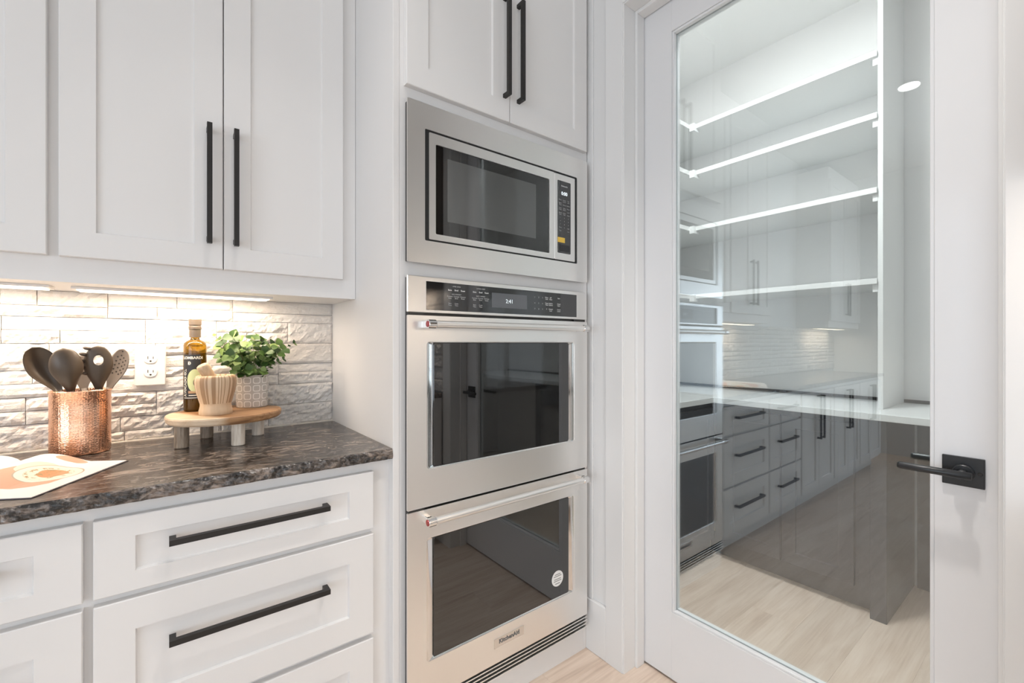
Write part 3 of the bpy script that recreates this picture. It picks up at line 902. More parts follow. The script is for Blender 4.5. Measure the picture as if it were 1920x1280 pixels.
# ------------------------------------------------------------------ electrical outlet
oy = 1.813
out = thing('electrical_outlet', (-0.039, 1.82, 1.094), 'white duplex electrical outlet on the stone backsplash', 'outlet')
mk('cover_plate', slab_xz(-0.0775, -0.0005, 1.0935, 1.2185, oy, STONE_Y + 0.006, 0.004, 0.003), white_plastic, out)
for zc in (1.1785, 1.1355):
    r = mk('receptacle', slab_xz(-0.0555, -0.0225, zc - 0.0145, zc + 0.0145, oy - 0.003, oy + 0.001, 0.0125, 0.001), white_plastic, out)
    mk('slot', box(-0.0465, -0.0445, oy - 0.0034, oy - 0.002, zc - 0.001, zc + 0.008), slot_black, r)
    mk('slot', box(-0.0335, -0.0317, oy - 0.0034, oy - 0.002, zc - 0.0005, zc + 0.007), slot_black, r)
    mk('ground_hole', fix_normals(tube([(-0.039, oy - 0.0034, zc - 0.0075), (-0.039, oy - 0.002, zc - 0.0075)], 0.0028, 10)), slot_black, r)
mk('screw', fix_normals(tube([(-0.039, oy - 0.001, 1.157), (-0.039, oy + 0.001, 1.157)], 0.003, 10)), white_plastic, out)

# ------------------------------------------------------------------ copper crock
def copper():
    m = mat('hammered_copper', (0.86, 0.42, 0.24), 0.16, 1.0)
    N, L, b = nt(m)
    tc = N.new('ShaderNodeTexCoord')
    mp = N.new('ShaderNodeMapping'); mp.inputs['Scale'].default_value = (1, 1, 1.9)
    L.new(tc.outputs['Object'], mp.inputs[0])
    v = N.new('ShaderNodeTexVoronoi'); v.inputs['Scale'].default_value = 185; v.inputs['Randomness'].default_value = 0.45
    v.feature = 'SMOOTH_F1'
    L.new(mp.outputs[0], v.inputs['Vector'])
    bp = N.new('ShaderNodeBump'); bp.inputs['Strength'].default_value = 0.7; bp.inputs['Distance'].default_value = 0.0014
    L.new(v.outputs['Distance'], bp.inputs['Height']); L.new(bp.outputs[0], b.inputs['Normal'])
    n = N.new('ShaderNodeTexNoise'); n.inputs['Scale'].default_value = 25
    r = ramp(N, [(0.3, (0.88, 0.46, 0.29)), (0.7, (0.95, 0.60, 0.43))])
    L.new(tc.outputs['Object'], n.inputs['Vector']); L.new(n.outputs[0], r.inputs[0]); L.new(r.outputs[0], b.inputs['Base Color'])
    return m
copper_m = copper()
KX, KY = -0.188, 1.718
prof = [(0.90, CT), (0.97, CT + 0.002), (1.0, CT + 0.008), (1.0, CT + 0.060), (1.0, CT + 0.12), (1.0, CT + 0.1705), (1.03, CT + 0.1725), (1.03, CT + 0.1765), (0.975, CT + 0.1765), (0.965, CT + 0.17), (0.965, CT + 0.09), (0.965, CT + 0.006)]
crock = thing('utensil_crock', (KX, KY, CT), 'oval hammered copper crock holding kitchen utensils', 'crock')
mk('body', fix_normals(lathe(prof, KX, KY, 72, 0.0635, 0.052)), copper_m, crock, smooth=True, origin=(KX, KY, CT))
# etched maker's squiggle near the rim
sq = []
for i in range(16):
    t = i / 15
    ang = -1.02 + t * 0.42
    z = CT + 0.147 + 0.005 * math.sin(t * 13) + (0.006 if i == 3 else 0)
    sq.append((KX + 0.0638 * math.cos(ang), KY + 0.0523 * math.sin(ang), z))
mk('etched_mark', tube(sq, 0.0006, 5), mat('etched_dark', (0.12, 0.05, 0.03), 0.5), crock)

# ------------------------------------------------------------------ utensils
ut = mat('dark_brown_nylon', (0.082, 0.060, 0.043), 0.38)
ut2 = mat('grey_brown_nylon', (0.20, 0.165, 0.14), 0.45)
def basis(axis, facing):
    u = Vector(axis).normalized()
    n = Vector(facing)
    n = (n - u * n.dot(u)).normalized()
    return u, n, u.cross(n)
def head_geo(neck, axis, facing, L, W, D, thick=0.003, hole=None, neckw=0.007, teeth=0, square=0.0):
    """spoon-like head growing from neck along axis; bowl dished away from facing by D (negative D = bulging towards)."""
    u, n, s = basis(axis, facing)
    neck = Vector(neck)
    def halfw(t):
        e = math.sqrt(max(0.0, 1 - ((t - 0.60) / 0.40) ** 2)) if t > 0.60 else 1.0
        k = min(1.0, t / 0.60)
        base = neckw + (W - neckw) * (3 * k * k - 2 * k ** 3)
        return base * (e if t > 0.60 else 1.0) * (1 - square) + square * base * (1.0 if t < 0.97 else 0.9)
    def P(t, w, off):
        hw = max(halfw(t), 0.0008)
        dish = -D * (1 - w * w) * math.sin(PI * min(1, max(0, (t - 0.05) / 0.95))) ** 0.7 if 0.05 < t < 1.0 else 0.0
        tip = 0.0
        return neck + u * (L * t) + s * (w * hw) + n * (dish + off + tip)
    nt_, nw = 26, 14
    V, Fs = [], []
    def inhole(t, w):
        if hole is None: return False
        return ((t - hole[0]) * L / hole[1]) ** 2 + (w * halfw(t) / hole[2]) ** 2 < 1
    ids = {}
    for side in (0, 1):
        for i in range(nt_ + 1):
            for j in range(nw + 1):
                t, w = i / nt_, -1 + 2 * j / nw
                # pull grid points near the hole rim onto it
                if hole is not None:
                    a = (t - hole[0]) * L; b_ = w * halfw(t)
                    q = math.sqrt((a / hole[1]) ** 2 + (b_ / hole[2]) ** 2)
                    if 0.55 < q < 1.35:
                        t = hole[0] + a / q / L
                        w = max(-1, min(1, b_ / q / max(halfw(t), 0.001)))
                ids[(side, i, j)] = len(V)
                V.append(tuple(P(t, w, 0 if side == 0 else -thick)))
    hole_cells = set()
    for i in range(nt_):
        for j in range(nw):
            tm, wm = (i + 0.5) / nt_, -1 + 2 * (j + 0.5) / nw
            if hole is not None:
                a = (tm - hole[0]) * L; b_ = wm * halfw(tm)
                if (a / hole[1]) ** 2 + (b_ / hole[2]) ** 2 < 0.8:
                    hole_cells.add((i, j)); continue
            a, b2, c, d = (ids[(0, i, j)], ids[(0, i + 1, j)], ids[(0, i + 1, j + 1)], ids[(0, i, j + 1)])
            Fs.append((a, b2, c, d))
            a, b2, c, d = (ids[(1, i, j)], ids[(1, i, j + 1)], ids[(1, i + 1, j + 1)], ids[(1, i + 1, j)])
            Fs.append((a, b2, c, d))
    def wall(k0, k1):
        Fs.append((ids[(0, *k0)], ids[(0, *k1)], ids[(1, *k1)], ids[(1, *k0)]))
    for i in range(nt_):
        wall((i, 0), (i + 1, 0)); wall((i + 1, nw), (i, nw))
    for j in range(nw):
        wall((0, j + 1), (0, j)); wall((nt_, j), (nt_, j + 1))
    for (i, j) in hole_cells:
        for (di, dj, k0, k1) in ((-1, 0, (i, j), (i, j + 1)), (1, 0, (i + 1, j + 1), (i + 1, j)), (0, -1, (i + 1, j), (i, j)), (0, 1, (i, j + 1), (i + 1, j + 1))):
            if (i + di, j + dj) not in hole_cells:
                wall(k0, k1)
    return fix_normals((V, Fs)), (lambda t, w, off=0.0: P(t, w, off)), u, n, s

def utensil(name, label, foot, neck, facing, L, W, D, m=ut, **k):
    foot, neck = Vector(foot), Vector(neck)
    ax = neck - foot
    t = thing(name, tuple(foot), label, 'utensil', 'utensils in the copper crock')
    g, P, u, n, s = head_geo(neck, ax, facing, L, W, D, **k)
    h = mk('head', g, m, t, smooth=True)
    mk('handle', tube([foot, foot.lerp(neck, 0.5), neck + u * 0.012], [0.0055, 0.0055, 0.0062], 10), m, t, smooth=True)
    return t, h, P, u, n, s
zr = CT + 0.178
CAMF = Vector((0.1, -1, 0.05))
# ladle at the left: bowl opening towards the room
utensil('ladle', 'dark brown nylon ladle leaning left in the copper crock', (-0.165, 1.722, CT + 0.02), (-0.226, 1.712, zr - 0.012), (0.35, -1, 0.15), 0.140, 0.034, 0.024)
# solid spoon, back of the bowl towards the room
utensil('serving_spoon', 'dark brown solid serving spoon with its rounded back forward', (-0.188, 1.722, CT + 0.02), (-0.203, 1.690, zr - 0.012), (0.15, -1, 0.05), 0.130, 0.0335, -0.022)
# pasta server with a drain hole and teeth along its rim
tps, hps, P, u, n, s = utensil('pasta_server', 'dark brown pasta server with an oval hole and toothed rim', (-0.150, 1.722, CT + 0.02), (-0.150, 1.706, zr - 0.012), (0.10, -1, 0.05), 0.134, 0.031, -0.012, hole=(0.70, 0.0140, 0.0105))
for side in (-1,):
    for k, t in enumerate((0.42, 0.55, 0.68, 0.81, 0.93)):
        a = P(t, side * 0.92)
        b_ = a - n * 0.006 + s * (side * 0.010) + u * 0.002
        c_ = b_ - n * 0.010 + s * (side * 0.003)
        mk('tooth', tube([a - n * 0.001, b_, c_], [0.0048, 0.0042, 0.0028], 8), ut, hps, smooth=True)
# slotted spoon at the right, turned away
tss, hss, P, u, n, s = utensil('slotted_spoon', 'grey brown slotted spoon with round drain holes at the right', (-0.175, 1.73, CT + 0.02), (-0.1335, 1.728, zr - 0.012), (-0.75, -1, 0.05), 0.128, 0.028, 0.008, m=ut2)
for r_, (w0, n0) in enumerate(((-0.48, 5), (-0.12, 6), (0.24, 5), (0.55, 4))):
    for q in range(n0):
        t = 0.42 + q * 0.095 + (r_ % 2) * 0.045
        a = P(t, w0, 0.0002); b_ = P(t, w0, -0.0034)
        mk('drain_hole', fix_normals(tube([a + n * 0.0004, b_], 0.0022, 8)), slot_black, hss)
# slotted turner at the back, half hidden
tst, hst, P, u, n, s = utensil('slotted_turner', 'pale grey slotted turner half hidden behind the spoons', (-0.175, 1.735, CT + 0.02), (-0.184, 1.746, zr - 0.012), (0.3, -1, 0.05), 0.105, 0.024, 0.004, m=ut2, square=0.7)
for w0 in (-0.5, 0.0, 0.5):
    a = P(0.55, w0, 0.0006); b_ = P(0.9, w0, 0.0006)
    mk('slot', fix_normals(tube([a, b_], 0.0024, 6)), slot_black, hst)

# ------------------------------------------------------------------ wooden riser
BX, BY, BR = 0.150, 1.668, 0.152
BT = 1.012
def board_mat():
    m = mat('live_edge_board', (0.5, 0.3, 0.16), 0.42)
    N, L, b = nt(m)
    tc = N.new('ShaderNodeTexCoord')
    mp = N.new('ShaderNodeMapping'); mp.inputs['Scale'].default_value = (5, 26, 26)
    mp.inputs['Rotation'].default_value = (0, 0, 0.5)
    n1 = N.new('ShaderNodeTexNoise'); n1.inputs['Scale'].default_value = 1.4; n1.inputs['Detail'].default_value = 6; n1.inputs['Distortion'].default_value = 1.4
    L.new(tc.outputs['Object'], mp.inputs[0]); L.new(mp.outputs[0], n1.inputs['Vector'])
    heart = ramp(N, [(0.30, (0.17, 0.075, 0.03)), (0.5, (0.40, 0.215, 0.10)), (0.7, (0.54, 0.33, 0.17))])
    sap = ramp(N, [(0.3, (0.60, 0.43, 0.28)), (0.7, (0.76, 0.61, 0.45))])
    L.new(n1.outputs[0], heart.inputs[0]); L.new(n1.outputs[0], sap.inputs[0])
    sp = N.new('ShaderNodeSeparateXYZ'); L.new(tc.outputs['Object'], sp.inputs[0])
    # sapwood boundary: x - 0.9*y
    k = N.new('ShaderNodeMath'); k.operation = 'MULTIPLY_ADD'; k.inputs[1].default_value = 0.55
    L.new(sp.outputs[1], k.inputs[0]); L.new(sp.outputs[0], k.inputs[2])
    k2 = N.new('ShaderNodeMath'); k2.operation = 'MULTIPLY_ADD'; k2.inputs[1].default_value = 0.05
    L.new(n1.outputs[0], k2.inputs[0]); L.new(k.outputs[0], k2.inputs[2])
    mr = N.new('ShaderNodeMapRange'); mr.inputs[1].default_value = -0.085; mr.inputs[2].default_value = -0.06
    L.new(k2.outputs[0], mr.inputs[0])
    mx = N.new('ShaderNodeMix'); mx.data_type = 'RGBA'
    L.new(mr.outputs[0], mx.inputs[0]); L.new(sap.outputs[0], mx.inputs[6]); L.new(heart.outputs[0], mx.inputs[7])
    L.new(mx.outputs[2], b.inputs['Base Color'])
    return m
riser = thing('wooden_riser', (BX, BY, CT), 'round live-edge wooden riser on four stub legs', 'riser')
def board_ring(k, z):
    seg = 64
    out_ = []
    for j in range(seg):
        a = 2 * PI * j / seg
        r = BR * k * (1 + 0.015 * math.sin(2 * a + 0.6) + 0.01 * math.sin(5 * a + 1))
        out_.append((BX + r * 1.02 * math.cos(a), BY + r * 0.965 * math.sin(a), z))
    return out_
mk('board', fix_normals(rings([board_ring(0.955, BT - 0.023), board_ring(0.985, BT - 0.018), board_ring(1.0, BT - 0.006), board_ring(0.99, BT - 0.0015), board_ring(0.975, BT)])), board_mat(), riser, origin=(BX, BY, BT - 0.023))
for (lx, ly, m_) in ((0.036, 1.622, leg_grey), (0.104, 1.744, leg_grey), (0.171, 1.560, leg_pale), (0.242, 1.692, leg_pale)):
    pr = [(0.0155, CT), (0.0178, CT + 0.002), (0.018, CT + 0.03), (0.0182, BT - 0.024)]
    mk('leg', fix_normals(lathe(pr, lx, ly, 14)), m_, riser)

# ------------------------------------------------------------------ oil bottle
OBX, OBY = 0.073, 1.747
bot = thing('oil_bottle', (OBX, OBY, BT), 'tall amber glass oil bottle with a black label on the riser', 'bottle')
amber = mat('amber_glass', (0.45, 0.235, 0.014), 0.04, 0.0, IOR=1.5)
amber.node_tree.nodes['Principled BSDF'].inputs['Transmission Weight'].default_value = 0.9
oil_dark = mat('dark_oil_glass', (0.055, 0.030, 0.004), 0.05)
pr = [(0.026, BT), (0.030, BT + 0.003), (0.031, BT + 0.008), (0.031, BT + 0.18), (0.0305, BT + 0.2085), (0.0285, BT + 0.2165), (0.022, BT + 0.2225), (0.0135, BT + 0.2265), (0.0118, BT + 0.231), (0.0122, BT + 0.262)]
mk('glass_body', fix_normals(lathe(pr, OBX, OBY, 40)), amber, bot, smooth=True)
pr = [(0.0250, BT + 0.004), (0.0285, BT + 0.008), (0.0285, BT + 0.185), (0.001, BT + 0.1851)]
mk('oil', fix_normals(lathe(pr, OBX, OBY, 32)), oil_dark, bot, smooth=True)
cap_m = mat('tan_cap', (0.12, 0.092, 0.068), 0.42)
pr = [(0.0155, BT + 0.234), (0.0158, BT + 0.258), (0.0172, BT + 0.261), (0.0172, BT + 0.268), (0.0160, BT + 0.2695), (0.0160, BT + 0.2725), (0.0172, BT + 0.274), (0.0172, BT + 0.291), (0.0160, BT + 0.293)]
mk('cap', fix_normals(lathe(pr, OBX, OBY, 32)), cap_m, bot, smooth=False)
# label: a sleeve around part of the bottle, facing the room; angle 0 = the label's middle
LA = math.radians(-104)
def onb(a, z, r=0.0314):
    a = LA + a / 0.0314
    return (OBX + r * math.cos(a), OBY + r * math.sin(a), BT + z)
def patch(a0, a1, z0, z1, r, n=20):
    V, Fs = [], []
    for i in range(n + 1):
        a = a0 + (a1 - a0) * i / n
        V += [onb(a, z0, r), onb(a, z1, r)]
    for i in range(n):
        Fs.append((2 * i, 2 * i + 2, 2 * i + 3, 2 * i + 1))
    return V, Fs
def disc(ac, zc, ra, rz, r, n=28):
    V, Fs = [], []
    for i in range(n + 1):
        c = -math.cos(PI * i / n)
        h = rz * math.sqrt(max(0.0, 1 - c * c)) + 0.00002
        V += [onb(ac + ra * c, zc - h, r), onb(ac + ra * c, zc + h, r)]
    for i in range(n):
        Fs.append((2 * i, 2 * i + 2, 2 * i + 3, 2 * i + 1))
    return V, Fs
def wrap(body, a, z, size, r, vert=False, **k):
    v, f = text_geo(body, size, **k)
    if vert:
        return [onb(a - p[1], z + p[0], r) for p in v], f
    return [onb(a + p[0], z + p[1], r) for p in v], f
lab_m = mat('label_black', (0.028, 0.027, 0.028), 0.5)
cream = mat('label_cream', (0.82, 0.80, 0.70), 0.5)
lb = mk('label', patch(-0.030, 0.021, 0.040, 0.180, 0.0314, 24), lab_m, bot, label='black bottle label with an avocado')
pale_green = mat('avocado_flesh', (0.62, 0.68, 0.36), 0.5)
mk('avocado_print', join(disc(0.006, 0.098, 0.021, 0.036, 0.03155)), pale_green, lb)
mk('avocado_stone_print', join(disc(0.011, 0.092, 0.0095, 0.014, 0.03175)), mat('avocado_pit', (0.05, 0.03, 0.02), 0.5), lb)
mk('leaf_print', join(disc(-0.010, 0.153, 0.0055, 0.0055, 0.03155)), cream, lb)
mk('leaf_print', join(disc(-0.011, 0.153, 0.0046, 0.0046, 0.03165), ), lab_m, lb)
mk('leaf_print', join(disc(-0.0105, 0.1528, 0.0022, 0.0042, 0.03175)), cream, lb)
mk('band_print', patch(-0.012, 0.021, 0.058, 0.066, 0.03156, 12), mat('label_wood_band', (0.50, 0.30, 0.16), 0.5), lb)
mk('brand_lettering', wrap('LOMBARDI', -0.029, 0.166, 0.0115, 0.0316, bold=True), cream, lb, kind='stuff')
mk('product_lettering', wrap('AVOCADO OIL', -0.0185, 0.048, 0.0125, 0.0316, vert=True, bold=True), cream, lb, kind='stuff')
mk('small_lettering', join(patch(-0.011, 0.012, 0.0505, 0.0532, 0.0316, 10), patch(-0.026, 0.014, 0.0430, 0.0448, 0.0316, 14)), cream, lb, kind='stuff')

# ------------------------------------------------------------------ mortar and pestle
MX, MY = 0.120, 1.632
def mortar_mat():
    m = mat('striped_bamboo', (0.7, 0.5, 0.3), 0.45)
    N, L, b = nt(m)
    tc = N.new('ShaderNodeTexCoord')
    sp = N.new('ShaderNodeSeparateXYZ'); L.new(tc.outputs['Object'], sp.inputs[0])
    at = N.new('ShaderNodeMath'); at.operation = 'ARCTAN2'
    L.new(sp.outputs[1], at.inputs[0]); L.new(sp.outputs[0], at.inputs[1])
    n = N.new('ShaderNodeTexNoise'); n.noise_dimensions = '1D'; n.inputs['Scale'].default_value = 3.3; n.inputs['Detail'].default_value = 0.5
    L.new(at.outputs[0], n.inputs['W'])
    r = ramp(N, [(0.0, (0.70, 0.52, 0.35)), (0.47, (0.70, 0.52, 0.35)), (0.485, (0.40, 0.245, 0.135)), (0.56, (0.43, 0.27, 0.15)), (0.575, (0.74, 0.57, 0.40))])
    L.new(n.outputs[0], r.inputs[0])
    fine = N.new('ShaderNodeTexNoise'); fine.inputs['Scale'].default_value = 60
    mp = N.new('ShaderNodeMapping'); mp.inputs['Scale'].default_value = (1, 1, 0.12)
    L.new(tc.outputs['Object'], mp.inputs[0]); L.new(mp.outputs[0], fine.inputs['Vector'])
    f2 = ramp(N, [(0.3, (0.84, 0.80, 0.76)), (0.7, (1, 1, 1))]); L.new(fine.outputs[0], f2.inputs[0])
    # the stripes are the staves of the bowl; foot and rim are plain
    gt = N.new('ShaderNodeMath'); gt.operation = 'GREATER_THAN'; gt.inputs[1].default_value = 0.034
    L.new(sp.outputs[2], gt.inputs[0])
    mx0 = N.new('ShaderNodeMix'); mx0.data_type = 'RGBA'
    L.new(gt.outputs[0], mx0.inputs[0]); mx0.inputs[6].default_value = (0.70, 0.52, 0.35, 1); L.new(r.outputs[0], mx0.inputs[7])
    mx = N.new('ShaderNodeMix'); mx.data_type = 'RGBA'; mx.blend_type = 'MULTIPLY'; mx.inputs[0].default_value = 1
    L.new(mx0.outputs[2], mx.inputs[6]); L.new(f2.outputs[0], mx.inputs[7])
    L.new(mx.outputs[2], b.inputs['Base Color'])
    return m
pr = [(0.0430, 0), (0.0435, 0.001), (0.0435, 0.013), (0.0425, 0.016), (0.0405, 0.026), (0.0405, 0.032), (0.0445, 0.046), (0.0500, 0.066), (0.0535, 0.085), (0.0548, 0.100), (0.0535, 0.110), (0.0500, 0.1165), (0.0455, 0.1185), (0.0425, 0.115), (0.0405, 0.10), (0.036, 0.07), (0.022, 0.05), (0.004, 0.045)]
mk('mortar', fix_normals(lathe([(r, BT + z) for r, z in pr], MX, MY, 56)), mortar_mat(), origin=(MX, MY, BT), smooth=True, label='striped bamboo mortar bowl on the wooden riser', cat='mortar')
a, b_ = Vector((MX + 0.014, MY + 0.010, BT + 0.060)), Vector((MX - 0.036, MY - 0.006, BT + 0.151))
dd = (b_ - a).normalized()
mk('pestle', fix_normals(tube([a, a + dd * 0.004, a.lerp(b_, 0.5), b_ - dd * 0.012, b_ - dd * 0.003, b_], [0.010, 0.0145, 0.0150, 0.0172, 0.0158, 0.011], 24)), pestle_wood, smooth=True, label='pale wooden pestle leaning in the striped mortar', cat='pestle')

# ------------------------------------------------------------------ potted plant
PX, PY = 0.231, 1.738
def pot_mat():
    m = mat('patterned_ceramic', (0.6, 0.57, 0.53), 0.6)
    N, L, b = nt(m)
    tc = N.new('ShaderNodeTexCoord')
    sp = N.new('ShaderNodeSeparateXYZ'); L.new(tc.outputs['Object'], sp.inputs[0])
    def M(op, a, b2=None, c=None):
        n = N.new('ShaderNodeMath'); n.operation = op
        for i, v in enumerate((a, b2, c)):
            if v is None: continue
            if isinstance(v, (int, float)): n.inputs[i].default_value = v
            else: L.new(v, n.inputs[i])
        return n.outputs[0]
    ang = M('ARCTAN2', sp.outputs[1], sp.outputs[0])
    uu = M('MULTIPLY', ang, 11 / (2 * PI))
    vv = M('MULTIPLY', sp.outputs[2], 1 / 0.0262)
    fu = M('ABSOLUTE', M('SUBTRACT', M('FRACT', uu), 0.5))
    fv = M('ABSOLUTE', M('SUBTRACT', M('FRACT', vv), 0.5))
    # rounded box distance: power-4 norm
    d = M('POWER', M('ADD', M('POWER', fu, 4), M('POWER', fv, 4)), 0.25)
    ring = M('LESS_THAN', M('ABSOLUTE', M('SUBTRACT', d, 0.36)), 0.048)
    inb = M('MULTIPLY', M('GREATER_THAN', sp.outputs[2], 0.004), M('LESS_THAN', sp.outputs[2], 0.104))
    k = M('MULTIPLY', ring, inb)
    mx = N.new('ShaderNodeMix'); mx.data_type = 'RGBA'
    L.new(k, mx.inputs[0]); mx.inputs[6].default_value = (0.50, 0.465, 0.425, 1); mx.inputs[7].default_value = (0.80, 0.77, 0.73, 1)
    L.new(mx.outputs[2], b.inputs['Base Color'])
    bp = N.new('ShaderNodeBump'); bp.inputs['Strength'].default_value = 0.4; bp.inputs['Distance'].default_value = 0.001
    L.new(k, bp.inputs['Height']); L.new(bp.outputs[0], b.inputs['Normal'])
    return m
plant = thing('potted_plant', (PX, PY, BT), 'leafy green eucalyptus plant in a grey patterned pot on the riser', 'plant')
pr = [(0.043, BT), (0.0455, BT + 0.001), (0.0465, BT + 0.006), (0.0500, BT + 0.108), (0.0495, BT + 0.1095), (0.0465, BT + 0.1095), (0.0455, BT + 0.098), (0.001, BT + 0.098)]
mk('pot', fix_normals(lathe(pr, PX, PY, 56)), pot_mat(), plant, origin=(PX, PY, BT), smooth=True, label='grey pot with pale rounded squares')
def leaf_mat():
    m = mat('eucalyptus_leaf', (0.12, 0.22, 0.05), 0.5)
    N, L, b = nt(m)
    oi = N.new('ShaderNodeObjectInfo')
    r = ramp(N, [(0.0, (0.018, 0.055, 0.012)), (0.4, (0.065, 0.135, 0.028)), (0.75, (0.15, 0.245, 0.060)), (1.0, (0.27, 0.36, 0.12))])
    L.new(oi.outputs['Random'], r.inputs[0]); L.new(r.outputs[0], b.inputs['Base Color'])
    b.inputs['Subsurface Weight'].default_value = 0.0
    return m
leaf_m = leaf_mat()
stem_m = mat('plant_stem', (0.12, 0.13, 0.05), 0.6)
def leaf_mesh(i, L, W):
    n = 5
    V, Fs = [], []
    for k in range(n + 1):
        t = k / n
        hw = W * math.sin(PI * (0.06 + 0.90 * t) ** 0.8) if 0 < k < n else W * 0.12
        droop = -0.12 * L * t * t
        V += [(-hw, L * t, droop + 0.18 * hw), (0, L * t, droop), (hw, L * t, droop + 0.18 * hw)]
    for k in range(n):
        a = 3 * k
        Fs += [(a, a + 1, a + 4, a + 3), (a + 1, a + 2, a + 5, a + 4)]
    me = new_mesh('leaf_%d' % i, V, Fs, True)
    me.materials.append(leaf_m)
    return me
leaf_meshes = [leaf_mesh(0, 0.025, 0.0130), leaf_mesh(1, 0.022, 0.0115), leaf_mesh(2, 0.028, 0.0140), leaf_mesh(3, 0.014, 0.0050)]
rng = random.Random(11)
stems = []
# (azimuth deg, reach, height, n leaf pairs, kind)
for k in range(21):
    az = k * 360 / 21 + rng.uniform(-12, 12) + (150 if k % 2 else 0)
    up = rng.uniform(0.35, 1.0)
    stems.append((az, 0.085 * (1.15 - up) + 0.016 + rng.uniform(0, 0.040), 0.030 + 0.105 * up, 5, 0))
stems += [(-8, 0.135, 0.110, 7, 1), (166, 0.095, 0.135, 7, 1), (-25, 0.105, 0.055, 5, 1), (205, 0.08, 0.06, 5, 0), (185, 0.080, 0.10, 5, 0), (230, 0.06, 0.02, 4, 0), (300, 0.06, 0.015, 4, 0), (265, 0.055, 0.02, 4, 0)]
for az, reach, hgt, npair, kd in stems:
    a = math.radians(az)
    ys = 1.0
    if math.sin(a) > 0: ys = 0.5
    p0 = Vector((PX + 0.024 * math.cos(a), PY + 0.024 * math.sin(a) * ys, BT + 0.099))
    p2 = Vector((PX - 0.010 + reach * math.cos(a) + 0.01 * math.cos(a), min(PY + reach * math.sin(a) * ys, 1.795), BT + 0.108 + hgt))
    p1 = Vector((p0.x * 0.75 + p2.x * 0.25, p0.y * 0.75 + p2.y * 0.25, p0.z + hgt * 0.72))
    def B(t):
        return p0 * (1 - t) ** 2 + p1 * (2 * t * (1 - t)) + p2 * t * t
    st = mk('stem', tube([B(i / 6) for i in range(7)], [0.0013 - 0.0008 * i / 6 for i in range(7)], 5), stem_m, plant, origin=tuple(p0))
    for q in range(npair):
        t = 0.22 + 0.78 * (q + 0.6) / npair
        p = B(t)
        tan = (B(min(1, t + 0.05)) - B(t - 0.05)).normalized()
        side0 = tan.cross(Vector((math.cos(q * 1.57 + az), math.sin(q * 1.57 + az), 0.3))).normalized()
        for sg in ((1, -1) if q < npair - 1 else (1, -1)):
            d = (side0 * sg + tan * 0.55 + Vector((0, 0, 0.1))).normalized()
            nz = (tan * 0.4 + Vector((rng.uniform(-.4, .4), -0.75 + rng.uniform(-.3, .3), 0.6)))
            nz = (nz - d * nz.dot(d)).normalized()
            xx = d.cross(nz)
            M3 = Matrix((xx, d, nz)).transposed()
            lf = bpy.data.objects.new('leaf', leaf_meshes[3] if kd == 1 else rng.choice(leaf_meshes[:3]))
            C.objects.link(lf)
            lf.parent = st
            lf.rotation_euler = M3.to_euler()
            lf.location = p - p0
            sc_ = rng.uniform(0.85, 1.15)
            lf.scale = (sc_, sc_, sc_)

